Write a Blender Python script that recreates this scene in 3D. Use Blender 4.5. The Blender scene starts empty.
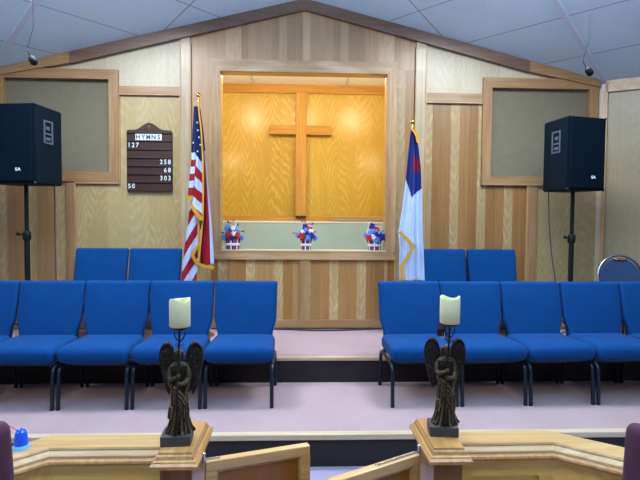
import bpy, bmesh, math, random
from mathutils import Vector, Matrix
random.seed(7)
PI = math.pi
SC = bpy.context.scene
COL = SC.collection

# ------------------------------------------------------------------ materials
def lin(c):
    c = c / 255.0
    return c / 12.92 if c <= 0.04045 else ((c + 0.055) / 1.055) ** 2.4
def rgb(r, g, b): return (lin(r), lin(g), lin(b), 1.0)

class NT:
    def __init__(s, name):
        s.m = bpy.data.materials.new(name); s.m.use_nodes = True
        s.t = s.m.node_tree; s.n = s.t.nodes; s.l = s.t.links
        s.b = s.n['Principled BSDF']
    def new(s, typ, **kw):
        n = s.n.new(typ)
        for k, v in kw.items(): setattr(n, k, v)
        return n
    def put(s, sock, v):
        if hasattr(v, 'is_output'): s.l.new(v, sock)
        else: sock.default_value = v
    def math(s, op, a, b=None, c=None):
        n = s.new('ShaderNodeMath', operation=op)
        s.put(n.inputs[0], a)
        if b is not None: s.put(n.inputs[1], b)
        if c is not None: s.put(n.inputs[2], c)
        return n.outputs[0]
    def pos(s): return s.new('ShaderNodeNewGeometry').outputs['Position']
    def objc(s): return s.new('ShaderNodeTexCoord').outputs['Object']
    def dot(s, v, axis):
        n = s.new('ShaderNodeVectorMath', operation='DOT_PRODUCT')
        s.l.new(v, n.inputs[0]); n.inputs[1].default_value = axis
        return n.outputs['Value']
    def xyz(s, x, y, z):
        n = s.new('ShaderNodeCombineXYZ')
        s.put(n.inputs[0], x); s.put(n.inputs[1], y); s.put(n.inputs[2], z)
        return n.outputs[0]
    def noise(s, v, scale, detail=3, rough=0.55):
        n = s.new('ShaderNodeTexNoise'); s.l.new(v, n.inputs['Vector'])
        n.inputs['Scale'].default_value = scale; n.inputs['Detail'].default_value = detail
        n.inputs['Roughness'].default_value = rough
        return n.outputs['Fac']
    def white(s, w):
        n = s.new('ShaderNodeTexWhiteNoise', noise_dimensions='1D'); s.l.new(w, n.inputs['W'])
        return n.outputs['Value']
    def ramp(s, f, stops, mode='LINEAR'):
        n = s.new('ShaderNodeValToRGB'); n.color_ramp.interpolation = mode
        e = n.color_ramp.elements
        while len(e) < len(stops): e.new(0.5)
        for i, (p, c) in enumerate(stops):
            e[i].position = p; e[i].color = c
        s.l.new(f, n.inputs[0]); return n.outputs[0]
    def mix(s, f, a, b, mode='MIX'):
        n = s.new('ShaderNodeMix', data_type='RGBA', blend_type=mode)
        s.put(n.inputs[0], f); s.put(n.inputs[6], a); s.put(n.inputs[7], b)
        return n.outputs[2]
    def range(s, f, a, b, c, d):
        n = s.new('ShaderNodeMapRange'); s.l.new(f, n.inputs[0])
        for i, v in enumerate((a, b, c, d)): n.inputs[i + 1].default_value = v
        return n.outputs[0]
    def bump(s, h, strength, dist=0.002):
        n = s.new('ShaderNodeBump'); n.inputs['Strength'].default_value = strength
        n.inputs['Distance'].default_value = dist
        s.l.new(h, n.inputs['Height']); s.l.new(n.outputs[0], s.b.inputs['Normal'])
    def set(s, **kw):
        names = dict(color='Base Color', rough='Roughness', metal='Metallic', coat='Coat Weight', spec='Specular IOR Level',
                     sheen='Sheen Weight', sss='Subsurface Weight', trans='Transmission Weight')
        for k, v in kw.items(): s.put(s.b.inputs[names[k]], v)
        return s

def plain(name, col, rough=0.5, metal=0.0, var=0.10, scale=30, **kw):
    t = NT(name)
    f = t.noise(t.objc(), scale, 3)
    v = t.range(f, 0.25, 0.75, 1 - var, 1 + var)
    c = t.mix(1.0, rgb(*col), t.xyz(v, v, v), 'MULTIPLY')
    t.set(color=c, rough=rough, metal=metal, **kw)
    return t.m

def fabric(name, col, sheen=0.25):
    t = NT(name)
    f = t.noise(t.objc(), 420, 2); g = t.noise(t.objc(), 9, 3)
    v = t.math('ADD', t.range(f, 0.3, 0.7, 0.80, 1.12), t.range(g, 0.3, 0.7, -0.06, 0.06))
    c = t.mix(1.0, rgb(*col), t.xyz(v, v, v), 'MULTIPLY')
    t.set(color=c, rough=0.92, sheen=sheen, spec=0.15)
    t.bump(f, 0.25, 0.002)
    return t.m

def panelling(name, cols, w, axis=(1, 0, 0), chev=0.35, light=(222, 200, 158), grain=0.09, rough=0.38, shift=0.0, kz=46, kt=95, allch=False, coat=0.15, tri_board=False):
    """veneered sheet panelling: boards of width w along axis, vertical grain, feather figure on some boards"""
    t = NT(name); p = t.pos()
    u = t.math('ADD', t.dot(p, axis), 50 * w + shift); z = t.dot(p, (0, 0, 1))
    us = t.math('ADD', t.math('DIVIDE', u, w), t.math('MULTIPLY', t.math('SINE', t.math('MULTIPLY', u, 2.1 / w)), 0.28 if not tri_board else 0.0))
    cell = t.math('FLOOR', us)
    r1 = t.white(cell); r2 = t.white(t.math('ADD', cell, 31.7))
    n = len(cols)
    base = t.ramp(r1, [(i / n, rgb(*c)) for i, c in enumerate(cols)], 'CONSTANT')
    fr = t.math('FRACT', us)
    if tri_board:   # printed sheet: pale figured board, then two brown ones, repeating
        third = t.math('FLOOR', t.math('MULTIPLY', t.math('FRACT', t.math('DIVIDE', t.math('ADD', cell, 0.5), 3)), 3))
        isl = t.math('LESS_THAN', third, 0.5)
        base = t.ramp(t.math('FRACT', t.math('ADD', r1, 0.0)), [(i / (n - 1), rgb(*c)) for i, c in enumerate(cols[:-1])], 'CONSTANT')
        base = t.mix(isl, base, rgb(*cols[-1]))
        edge = t.math('LESS_THAN', t.math('SUBTRACT', 0.5, t.math('ABSOLUTE', t.math('SUBTRACT', fr, 0.5))), 0.022)
        base = t.mix(t.math('MULTIPLY', edge, 0.35), base, rgb(120, 82, 48))
    tri = t.math('MULTIPLY', t.math('ABSOLUTE', t.math('SUBTRACT', fr, 0.5)), w)
    lo = t.noise(t.xyz(t.math('MULTIPLY', u, 6), cell, t.math('MULTIPLY', z, 1.6)), 1.0, 3)
    ph = t.math('ADD', t.math('MULTIPLY', z, kz), t.math('MULTIPLY', tri, -kt))
    ph = t.math('ADD', ph, t.math('MULTIPLY', lo, 24))
    ph = t.math('ADD', ph, t.math('MULTIPLY', r2, 40))
    s = t.math('POWER', t.range(t.math('SINE', ph), -1, 1, 0, 1), 2.0)
    msk = t.range(t.noise(t.xyz(t.math('MULTIPLY', u, 9), 3.3, t.math('MULTIPLY', z, 2.2)), 1.0, 2), 0.36, 0.62, 0.0, 1.0)
    if tri_board: msk = t.math('MULTIPLY', msk, isl)
    elif not allch: msk = t.math('MULTIPLY', msk, t.math('GREATER_THAN', r1, 1 - 1.01 / n))
    col = t.mix(t.math('MULTIPLY', t.math('MULTIPLY', s, msk), chev), base, rgb(*light))
    g = t.noise(t.xyz(t.math('MULTIPLY', u, 150), cell, t.math('MULTIPLY', z, 5)), 1.0, 4, 0.65)
    g2 = t.noise(t.xyz(t.math('MULTIPLY', u, 30), cell, t.math('MULTIPLY', z, 1.2)), 1.0, 2)
    v = t.math('ADD', t.range(g, 0.3, 0.7, 1 - grain, 1 + grain), t.range(g2, 0.3, 0.7, -grain * 0.8, grain * 0.8))
    col = t.mix(1.0, col, t.xyz(v, v, v), 'MULTIPLY')
    t.set(color=col, rough=rough, coat=coat)
    t.b.inputs['Coat Roughness'].default_value = 0.25
    return t.m

def timber(name, cols, along='x', rough=0.35, grain=0.12, knots=False, obj=False):
    """solid trim timber, grain running along one axis"""
    t = NT(name); p = t.objc() if obj else t.pos()
    ax = dict(x=(3, 55, 55), y=(55, 3, 55), z=(55, 55, 3))[along]
    m = t.new('ShaderNodeMapping'); m.inputs['Scale'].default_value = ax
    t.l.new(p, m.inputs[0])
    g = t.noise(m.outputs[0], 1.0, 5, 0.62)
    m2 = t.new('ShaderNodeMapping'); m2.inputs['Scale'].default_value = tuple(a * 0.25 for a in ax)
    t.l.new(p, m2.inputs[0])
    g2 = t.noise(m2.outputs[0], 1.0, 2)
    c = t.ramp(t.math('ADD', t.math('MULTIPLY', g, 0.55), t.math('MULTIPLY', g2, 0.45)),
               [(0.32, rgb(*cols[0])), (0.5, rgb(*cols[1])), (0.68, rgb(*cols[2]))])
    if knots:
        k = t.new('ShaderNodeTexVoronoi'); t.l.new(p, k.inputs['Vector']); k.inputs['Scale'].default_value = 2.3
        kf = t.range(k.outputs['Distance'], 0.0, 0.09, 0.7, 0.0)
        c = t.mix(kf, c, rgb(92, 58, 36))
    t.set(color=c, rough=rough, coat=0.15 if rough < 0.5 else 0.0)
    t.bump(g, 0.06, 0.001)
    return t.m

def carpet(name, col):
    t = NT(name); p = t.pos()
    f = t.noise(p, 260, 3, 0.7); g = t.noise(p, 3.0, 3)
    v = t.math('ADD', t.range(f, 0.3, 0.7, 0.86, 1.14), t.range(g, 0.3, 0.7, -0.05, 0.05))
    c = t.mix(1.0, rgb(*col), t.xyz(v, v, v), 'MULTIPLY')
    t.set(color=c, rough=0.96, spec=0.1); t.bump(f, 0.4, 0.004)
    return t.m

M = {}
M['birch'] = panelling('pale birch panelling', [(167, 149, 101), (163, 143, 96), (172, 155, 108)], 0.27, chev=0.42, light=(194, 183, 146), allch=True, grain=0.055, rough=0.34)
M['birch_top'] = panelling('paler birch panelling', [(182, 172, 145), (177, 165, 139), (187, 178, 152)], 0.27, chev=0.35, light=(199, 192, 171), allch=True, grain=0.05)  # paler birch tone for the upper panels and corner strips
M['washed'] = panelling('washed ash panelling', [(170, 136, 97), (156, 124, 85), (175, 143, 103), (188, 157, 117)], 0.105, chev=0.6, light=(200, 173, 135), grain=0.12)
M['oak'] = panelling('oak plank panelling', [(145, 109, 64), (136, 99, 54), (150, 116, 71), (140, 104, 60), (160, 136, 93)], 0.0967, chev=0.7, light=(178, 165, 131), grain=0.16, tri_board=True, shift=-1.53 + 0.048)
M['oak_sill'] = panelling('oak plank panelling under the sill', [(157, 119, 70), (147, 108, 59), (162, 126, 77), (152, 113, 65), (173, 148, 101)], 0.0967, chev=0.7, light=(193, 179, 141), grain=0.16, tri_board=True, shift=-1.53 + 0.048 + 0.10)
M['oak_shade'] = panelling('shaded brown oak panelling', [(157, 120, 73), (146, 108, 63), (163, 127, 81), (154, 116, 70), (174, 148, 101)], 0.0967, chev=0.7, light=(194, 177, 135), grain=0.16, tri_board=True, shift=-1.53 + 0.048)  # brown oak boards, part of the wall's shade put into their tone
WR = (0.743, -0.669, 0); WL = (-0.743, -0.669, 0)
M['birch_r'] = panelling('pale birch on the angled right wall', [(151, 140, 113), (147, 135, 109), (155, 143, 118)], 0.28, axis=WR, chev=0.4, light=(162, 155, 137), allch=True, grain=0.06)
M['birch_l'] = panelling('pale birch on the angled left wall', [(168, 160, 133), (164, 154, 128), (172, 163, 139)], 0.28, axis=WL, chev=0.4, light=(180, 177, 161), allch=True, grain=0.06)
M['gold'] = panelling('golden figured panelling', [(193, 159, 56), (187, 153, 51), (197, 163, 61)], 0.30, chev=0.5, light=(217, 193, 103), allch=True, grain=0.04, rough=0.3)
HON = [(138, 105, 67), (154, 121, 82), (167, 138, 101)]
M['trim_x'] = timber('honey oak trim running across', HON, 'x')
M['trim_z'] = timber('honey oak trim running upright', HON, 'z')
M['trimk_x'] = timber('knotty alder trim running across', [(152, 118, 82), (178, 144, 104), (196, 166, 126)], 'x', knots=True)
M['trimk_z'] = timber('knotty alder trim running upright', [(152, 118, 82), (178, 144, 104), (196, 166, 126)], 'z', knots=True)
M['trim_pale'] = timber('pale birch upright', [(154, 137, 105), (171, 154, 123), (182, 169, 139)], 'z')
M['rake'] = timber('dark brown rake board', [(92, 68, 56), (110, 83, 69), (126, 98, 82)], 'x')
M['rail_x'] = timber('pale rail oak', [(169, 131, 79), (192, 156, 103), (207, 177, 124)], 'x', rough=0.3, obj=True)
M['rail_z'] = timber('rail panel oak', [(223, 179, 76), (249, 201, 91), (255, 225, 110)], 'x', rough=0.35, obj=True)
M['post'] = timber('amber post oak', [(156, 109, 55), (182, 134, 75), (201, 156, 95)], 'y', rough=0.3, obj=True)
M['post_body'] = timber('shaded amber post oak', [(120, 80, 26), (140, 96, 36), (158, 113, 50)], 'z', rough=0.35, obj=True)  # darker copy of the post oak, the shaft's shade put into its colour
M['gate'] = timber('amber gate oak', [(176, 134, 78), (198, 158, 100), (214, 178, 120)], 'x', rough=0.33, obj=True)
M['gate_panel'] = timber('gate panel oak', [(123, 73, 11), (135, 81, 15), (145, 91, 19)], 'z', rough=0.3, obj=True)
M['cross'] = timber('amber cross timber', [(170, 122, 46), (190, 140, 58), (204, 156, 74)], 'z', rough=0.6)
M['cross_x'] = timber('amber crossbar timber', [(166, 118, 42), (186, 136, 54), (200, 152, 68)], 'x', rough=0.6)
M['hymn'] = timber('dark walnut', [(37, 16, 9), (46, 16, 8), (59, 24, 12)], 'x', rough=0.55)
M['cloth_panel'] = plain('olive grey acoustic cloth', (114, 109, 92), 0.9, var=0.06, scale=14)
M['carpet_stage'] = carpet('mauve grey stage carpet', (163, 144, 147))
M['carpet_plat'] = carpet('rosy mauve platform carpet', (162, 143, 149))
M['carpet_floor'] = carpet('lavender floor carpet', (152, 144, 164))
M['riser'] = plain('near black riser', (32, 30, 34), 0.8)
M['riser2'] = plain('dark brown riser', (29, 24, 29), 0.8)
M['nose'] = timber('pale stair nosing', [(178, 162, 132), (192, 177, 147), (204, 190, 164)], 'x', rough=0.4)
M['nose2'] = timber('tan stair nosing', [(172, 146, 122), (186, 162, 138), (198, 176, 152)], 'x', rough=0.45)
M['blue'] = fabric('royal blue chair fabric', (1, 63, 123), 0.03)
M['blue_seat'] = fabric('royal blue seat fabric', (1, 63, 123), 0.03)
M['blue_dull'] = fabric('slate blue chair fabric', (44, 70, 108))
M['wine'] = fabric('burgundy chair fabric', (76, 44, 58), 0.1)
M['steel_dark'] = plain('dark powder coated steel', (30, 44, 60), 0.35, 0.6, var=0.05)
M['chrome'] = plain('brushed chrome', (190, 198, 208), 0.22, 1.0, var=0.04)
M['brass'] = plain('polished brass', (206, 160, 70), 0.25, 1.0, var=0.05)
M['black_vinyl'] = plain('black vinyl cabinet', (0, 18, 32), 0.65, var=0.12, scale=120, spec=0.12)
M['black_grille'] = plain('black grille', (0, 17, 31), 0.65, var=0.1, scale=300, spec=0.12)
M['black'] = plain('black plastic', (10, 16, 22), 0.6, spec=0.25)
M['handle_grey'] = plain('grey handle plate', (72, 84, 102), 0.45)
M['white_print'] = plain('white print', (225, 230, 236), 0.6, var=0.02)
M['dark_print'] = plain('dark print', (44, 58, 66), 0.6, var=0.02)
M['card_white'] = plain('pale card', (214, 230, 232), 0.6, var=0.02)
M['card_black'] = plain('black card', (18, 18, 24), 0.6, var=0.02)
M['cable'] = plain('dark violet grey cable', (66, 58, 76), 0.6)
M['cable_dark'] = plain('dark blue cable', (38, 40, 66), 0.6)
M['wire'] = plain('grey wire', (34, 35, 44), 0.8)
M['tank'] = plain('pale green tank liner', (166, 191, 190), 0.35, var=0.03, scale=4)
M['tank_edge'] = plain('cream tank edge', (232, 236, 226), 0.35, var=0.03, scale=4)
M['wax'] = None
M['red'] = fabric('flag red', (150, 18, 40), 0.1)
M['white'] = fabric('flag white', (176, 198, 230), 0.05)
M['navy'] = fabric('flag navy', (18, 28, 84), 0.1)
M['chr_blue'] = fabric('christian flag blue', (22, 40, 112), 0.1)
M['chr_red'] = fabric('christian flag red', (112, 24, 48), 0.1)
M['fringe'] = fabric('gold fringe', (196, 148, 40), 0.1)
M['pole_wood'] = timber('light oak flag pole', [(168, 122, 66), (190, 146, 88), (206, 164, 106)], 'z')
M['petal_red'] = plain('red petals', (190, 28, 42), 0.7, scale=60)
M['petal_white'] = plain('white petals', (232, 236, 246), 0.7, scale=60)
M['petal_sky'] = plain('sky blue petals', (88, 150, 232), 0.7, scale=60)
M['petal_navy'] = plain('navy petals', (24, 38, 128), 0.7, scale=60)
M['pot_white'] = plain('white pot stripe', (222, 222, 234), 0.5)
M['pot_navy'] = plain('navy pot stripe', (36, 40, 104), 0.5)
M['pot_red'] = plain('red pot stripe', (168, 48, 66), 0.5)
M['cup_blue'] = plain('bright blue plastic', (12, 92, 232), 0.35, var=0.04)
M['cup_pale'] = plain('pale blue plastic', (120, 196, 240), 0.35, var=0.04)
M['stick_red'] = plain('red plastic stick', (214, 60, 84), 0.4)
M['plaque'] = plain('dark pedestal stone', (58, 62, 66), 0.5, var=0.12)

def bronze(highlights):
    t = NT('aged bronze painted highlights' if highlights else 'aged bronze'); p = t.objc()
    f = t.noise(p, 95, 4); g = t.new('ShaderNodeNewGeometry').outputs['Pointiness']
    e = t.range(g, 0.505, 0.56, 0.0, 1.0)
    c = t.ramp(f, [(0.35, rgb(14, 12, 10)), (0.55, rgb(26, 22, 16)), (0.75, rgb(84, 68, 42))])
    if highlights: c = t.mix(t.math('MULTIPLY', e, 0.7), c, rgb(176, 146, 92))  # gold highlights painted onto the raised folds
    t.set(color=c, rough=0.4, metal=0.35); t.bump(t.noise(p, 170, 3), 0.9, 0.004)
    return t.m
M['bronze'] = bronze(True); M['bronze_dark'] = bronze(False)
def wax():
    t = NT('ivory wax'); n = t.noise(t.objc(), 12, 2)
    c = t.ramp(n, [(0.3, rgb(226, 226, 180)), (0.7, rgb(234, 234, 194))])
    t.set(color=c, rough=0.45, sss=0.6); t.b.inputs['Subsurface Radius'].default_value = (0.02, 0.018, 0.012)
    return t.m
M['wax'] = wax()

def ceil_mat():
    t = NT('acoustic ceiling tile'); p = t.objc()
    sx = t.dot(p, (1, 0, 0)); sy = t.dot(p, (0, 1, 0))      # x: along the long tile side, y: up the slope
    def line(v, period, off, hw):
        fr = t.math('FRACT', t.math('DIVIDE', t.math('ADD', v, off), period))
        d = t.math('MULTIPLY', t.math('SUBTRACT', 0.5, t.math('ABSOLUTE', t.math('SUBTRACT', fr, 0.5))), period)
        return t.math('LESS_THAN', d, hw)
    l1 = line(sy, 0.635, 63.5, 0.0045)
    l2 = line(sx, 1.17, 117 + 0.98, 0.006)
    fis = t.noise(p, 60, 4, 0.7); big = t.noise(p, 2.2, 2)
    v = t.math('ADD', t.range(fis, 0.3, 0.62, 0.88, 1.02), t.range(big, 0.3, 0.7, -0.03, 0.03))
    c = t.mix(1.0, rgb(212, 238, 255), t.xyz(v, v, v), 'MULTIPLY')
    c = t.mix(t.math('MAXIMUM', l1, l2), c, rgb(150, 152, 168))
    t.set(color=c, rough=0.85, spec=0.2); t.bump(fis, 0.2, 0.003)
    return t.m
M['ceil'] = ceil_mat()
M['ceil_strip'] = plain('grey ceiling strip', (206, 220, 238), 0.6, var=0.04)
M['ceil_b'] = plain('cream tile', (248, 248, 252), 0.8, var=0.03)

# ------------------------------------------------------------------ mesh helpers
def obj(name, bm, mat, parent=None, smooth=False, mats=None, recalc=True):
    if recalc: bmesh.ops.recalc_face_normals(bm, faces=bm.faces[:])
    me = bpy.data.meshes.new(name); bm.to_mesh(me); bm.free()
    for m in (mats or [mat]): me.materials.append(m)
    if smooth:
        for p in me.polygons: p.use_smooth = True
        if smooth is not True: me.set_sharp_from_angle(angle=math.radians(smooth))
    o = bpy.data.objects.new(name, me); COL.objects.link(o)
    if parent: o.parent = parent
    return o
def tag(o, label, cat, group=None, kind=None):
    o['label'] = label; o['category'] = cat
    if group: o['group'] = group
    if kind: o['kind'] = kind
    return o
def thing(name, label, cat, loc=(0, 0, 0), rz=0.0, group=None):
    o = bpy.data.objects.new(name, None); COL.objects.link(o); o.empty_display_size = 0.1
    o.location = loc; o.rotation_euler = (0, 0, rz)
    return tag(o, label, cat, group)
def struct(name, bm, mat, smooth=False, mats=None):
    o = obj(name, bm, mat, None, smooth, mats); o['kind'] = 'structure'; return o
def dup(root, loc, rz, label, group=None):
    r = root.copy(); COL.objects.link(r); r.location = loc; r.rotation_euler = (0, 0, rz); r['label'] = label
    if group: r['group'] = group
    for ch in list(root.children):
        c = ch.copy(); COL.objects.link(c); c.parent = r
        for g in list(ch.children):
            d = g.copy(); COL.objects.link(d); d.parent = c
    return r
def box(bm, x0, x1, y0, y1, z0, z1, mi=0, bev=0.0):
    vs = [bm.verts.new((x, y, z)) for x in (x0, x1) for y in (y0, y1) for z in (z0, z1)]
    fs = [bm.faces.new([vs[i] for i in q]) for q in ((0, 1, 3, 2), (4, 6, 7, 5), (0, 4, 5, 1), (2, 3, 7, 6), (0, 2, 6, 4), (1, 5, 7, 3))]
    for f in fs: f.material_index = mi
    if bev:
        es = list({e for f in fs for e in f.edges})
        bmesh.ops.bevel(bm, geom=es, offset=bev, segments=2, affect='EDGES', profile=0.6)
def B(*a, **k):
    bm = bmesh.new(); box(bm, *a, **k); return bm
def prism(bm, pts, fn, mi=0):
    """pts: 2d outline; fn(a,b,side) -> 3d for side 0/1"""
    A = [bm.verts.new(fn(a, b, 0)) for a, b in pts]; Bv = [bm.verts.new(fn(a, b, 1)) for a, b in pts]
    n = len(pts); fs = [bm.faces.new(A), bm.faces.new(Bv[::-1])]
    for i in range(n):
        j = (i + 1) % n; fs.append(bm.faces.new((A[i], Bv[i], Bv[j], A[j])))
    for f in fs: f.material_index = mi
    return fs
def prism_xz(bm, pts, y0, y1, mi=0): return prism(bm, pts, lambda a, b, s: (a, y1 if s else y0, b), mi)
def prism_xy(bm, pts, z0, z1, mi=0): return prism(bm, pts, lambda a, b, s: (a, b, z1 if s else z0), mi)
def sweep(bm, path, rad, seg=8, mi=0, cap=True):
    pts = [Vector(p) for p in path]; n = len(pts)
    rs = rad if isinstance(rad, (list, tuple)) else [rad] * n
    rings = []; ref = None
    for i, p in enumerate(pts):
        t = (pts[min(i + 1, n - 1)] - pts[max(i - 1, 0)]).normalized()
        if ref is None:
            ref = Vector((0, 0, 1)) if abs(t.z) < 0.9 else Vector((1, 0, 0))
        u = (ref - t * ref.dot(t)).normalized(); w = t.cross(u); ref = u
        rings.append([bm.verts.new(p + (u * math.cos(2 * PI * k / seg) + w * math.sin(2 * PI * k / seg)) * rs[i]) for k in range(seg)])
    for a, b in zip(rings, rings[1:]):
        for k in range(seg):
            f = bm.faces.new((a[k], a[(k + 1) % seg], b[(k + 1) % seg], b[k])); f.material_index = mi
    if cap:
        bm.faces.new(rings[0][::-1]).material_index = mi; bm.faces.new(rings[-1]).material_index = mi
def lathe(bm, prof, seg=24, c=(0, 0, 0), mi=0, sx=1.0, sy=1.0):
    rings = []
    for r, z in prof:
        if r < 1e-6: rings.append([bm.verts.new((c[0], c[1], c[2] + z))])
        else: rings.append([bm.verts.new((c[0] + sx * r * math.cos(2 * PI * k / seg), c[1] + sy * r * math.sin(2 * PI * k / seg), c[2] + z)) for k in range(seg)])
    for a, b in zip(rings, rings[1:]):
        for k in range(seg):
            k2 = (k + 1) % seg
            if len(a) == 1 and len(b) == 1: continue
            if len(a) == 1: f = bm.faces.new((a[0], b[k], b[k2]))
            elif len(b) == 1: f = bm.faces.new((a[k], a[k2], b[0]))
            else: f = bm.faces.new((a[k], a[k2], b[k2], b[k]))
            f.material_index = mi
    if len(rings[0]) > 1: bm.faces.new(rings[0][::-1]).material_index = mi
    if len(rings[-1]) > 1: bm.faces.new(rings[-1]).material_index = mi
def ellipsoid(bm, c, r, seg=16, mi=0, rot=None):
    m = Matrix.Translation(c) @ (rot.to_4x4() if rot else Matrix.Identity(4)) @ Matrix.Diagonal((r[0], r[1], r[2], 1))
    res = bmesh.ops.create_uvsphere(bm, u_segments=seg, v_segments=max(6, seg // 2), radius=1, matrix=m)
    for f in {f for v in res['verts'] for f in v.link_faces}: f.material_index = mi
def rrect(hw, y0, y1, r, n=5):
    pts = []
    for cx, cy, a0 in ((hw - r, y1 - r, 0), (-hw + r, y1 - r, 90), (-hw + r, y0 + r, 180), (hw - r, y0 + r, 270)):
        for i in range(n + 1):
            a = math.radians(a0 + 90 * i / n); pts.append((cx + r * math.cos(a), cy + r * math.sin(a)))
    return pts
def fillet(pts, rs, n=4):
    out = []
    N = len(pts)
    for i in range(N):
        p = Vector(pts[i]); a = Vector(pts[i - 1]); b = Vector(pts[(i + 1) % N]); r = rs[i]
        d1 = (a - p).normalized(); d2 = (b - p).normalized(); p1 = p + d1 * r; p2 = p + d2 * r
        for k in range(n + 1):
            t = k / n; out.append(tuple((1 - t) ** 2 * p1 + 2 * t * (1 - t) * p + t * t * p2))
    return out
def cushion(bm, pts, th, r, puff, fn):
    """upholstered pad: outline pts, thickness th, rounded rim r, domed faces; fn(a,b,c)->3d"""
    xs = [p[0] for p in pts]; ys = [p[1] for p in pts]
    cx, cy = (min(xs) + max(xs)) / 2, (min(ys) + max(ys)) / 2; hx, hy = (max(xs) - min(xs)) / 2, (max(ys) - min(ys)) / 2
    def ring(ins, c): return [bm.verts.new(fn(cx + (x - cx) * (1 - ins / hx), cy + (y - cy) * (1 - ins / hy), c)) for x, y in pts]
    rings = []
    K = 5; h = th / 2 - 0
    m = min(hx, hy)
    for f in (0.75, 0.45): rings.append(ring(r + (m - r) * f, -h - puff * (1 - (1 - f) ** 2)))
    for k in range(K + 1):
        a = PI / 2 * k / K; rings.append(ring(r * (1 - math.sin(a)), -h + r * (1 - math.cos(a))))
    for k in range(K + 1):
        a = PI / 2 * k / K; rings.append(ring(r * (1 - math.cos(a)), h - r * (1 - math.sin(a))))
    for f in (0.45, 0.75): rings.append(ring(r + (m - r) * f, h + puff * (1 - (1 - f) ** 2)))
    n = len(pts)
    for a, b in zip(rings, rings[1:]):
        for i in range(n): bm.faces.new((a[i], a[(i + 1) % n], b[(i + 1) % n], b[i]))
    bm.faces.new(rings[0][::-1]); bm.faces.new(rings[-1])
def text_obj(name, body, size, mat, parent, loc, rot=(PI / 2, 0, 0), bold=0.0, align='CENTER', depth=0.0008, sx=1.0):
    cu = bpy.data.curves.new(name, 'FONT'); cu.body = body; cu.size = size; cu.extrude = depth; cu.offset = bold
    cu.align_x = align; cu.align_y = 'CENTER'; cu.resolution_u = 3
    tmp = bpy.data.objects.new(name, cu); COL.objects.link(tmp)
    bpy.context.view_layer.update()
    me = bpy.data.meshes.new_from_object(tmp.evaluated_get(bpy.context.evaluated_depsgraph_get()))
    bpy.data.objects.remove(tmp); me.materials.clear(); me.materials.append(mat)
    o = bpy.data.objects.new(name, me); COL.objects.link(o); o.parent = parent
    o.location = loc; o.rotation_euler = rot; o.scale = (sx, 1, 1)
    return o

# ------------------------------------------------------------------ dimensions
XC = 0.046; YW = 5.32; Z1 = 0.21; Z2 = 0.42  # most positions from here on were unprojected from image pixels, then typed in
GX = 0.246; GY = 0.2215
def zc(x, y): return 3.80 - GX * abs(x - XC) + GY * (YW - y)
XR, XL = 3.16, -3.07
def diag(side, s, off=0.0):
    """point on the angled side wall, s metres from the corner; off = towards the room"""
    if side > 0: return (XR + 0.743 * s - 0.669 * off, YW - 0.669 * s - 0.743 * off)
    return (XL - 0.743 * s + 0.669 * off, YW - 0.669 * s - 0.743 * off)

# ------------------------------------------------------------------ floors and steps
struct('floor', B(-8, 8, -4, 6, -0.1, 0.0), M['carpet_floor'])
def step_poly(y0): # between the angled walls
    r = (YW - y0) / 0.669
    return [(XL, YW), (XL - 0.743 * r, y0), (XR + 0.743 * r, y0), (XR, YW)]
bm = bmesh.new(); prism_xy(bm, step_poly(3.205), 0.0, Z1)
o = struct('floor_stage', bm, M['carpet_stage'])
bm = bmesh.new(); prism_xy(bm, step_poly(4.235), Z1, Z2)
o = struct('floor_platform', bm, M['carpet_plat'])
r = (YW - 3.2) / 0.669 * 0.743; r2 = (YW - 4.23) / 0.669 * 0.743
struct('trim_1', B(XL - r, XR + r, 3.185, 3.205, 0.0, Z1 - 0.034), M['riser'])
struct('trim_2', B(XL - r, XR + r, 3.172, 3.23, Z1 - 0.034, Z1 + 0.003, bev=0.006), M['nose'])
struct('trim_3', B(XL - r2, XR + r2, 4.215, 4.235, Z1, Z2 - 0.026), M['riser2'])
struct('trim_4', B(XL - r2, XR + r2, 4.203, 4.262, Z2 - 0.026, Z2 + 0.003, bev=0.005), M['nose2'])

# ------------------------------------------------------------------ ceiling
def ceiling_plane(side):
    a = math.radians(42)
    A = Vector((-side * math.sin(a), math.cos(a), 0)); A.z = -GX * side * A.x - GY * A.y; A.normalize()
    n = Vector((GX * side, GY, 1)).normalized(); Bv = n.cross(A).normalized()
    org = Vector((XC, YW, 3.80))
    mw = Matrix(((A.x, Bv.x, n.x, org.x), (A.y, Bv.y, n.y, org.y), (A.z, Bv.z, n.z, org.z), (0, 0, 0, 1)))
    inv = mw.inverted()
    bm = bmesh.new()
    pts = [(XC, 5.5), (XC, -3), (side * 8, -3), (side * 8, 3.0), (side * 3.6, 5.5)]
    P3 = [inv @ Vector((x, y, zc(x, y))) for x, y in pts]
    lo = [bm.verts.new((p.x, p.y, 0)) for p in P3]; hi = [bm.verts.new((p.x, p.y, 0.06)) for p in P3]
    bm.faces.new(lo); bm.faces.new(hi[::-1])
    for i in range(len(lo)): bm.faces.new((lo[i], hi[i], hi[(i + 1) % 5], lo[(i + 1) % 5]))
    c = struct('ceiling', bm, M['ceil']); c.matrix_world = mw
    # broad seam strip running up the slope from the room corner
    s0 = 0.3
    bm = bmesh.new(); sg = -1 if side > 0 else 1
    box(bm, -2.155, -2.105, sg * s0 if sg > 0 else -4.6, 4.6 if sg > 0 else -s0, -0.012, 0.0)
    t = struct('trim_5', bm, M['ceil_strip']); t.matrix_world = mw
ceiling_plane(1); ceiling_plane(-1)

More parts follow.
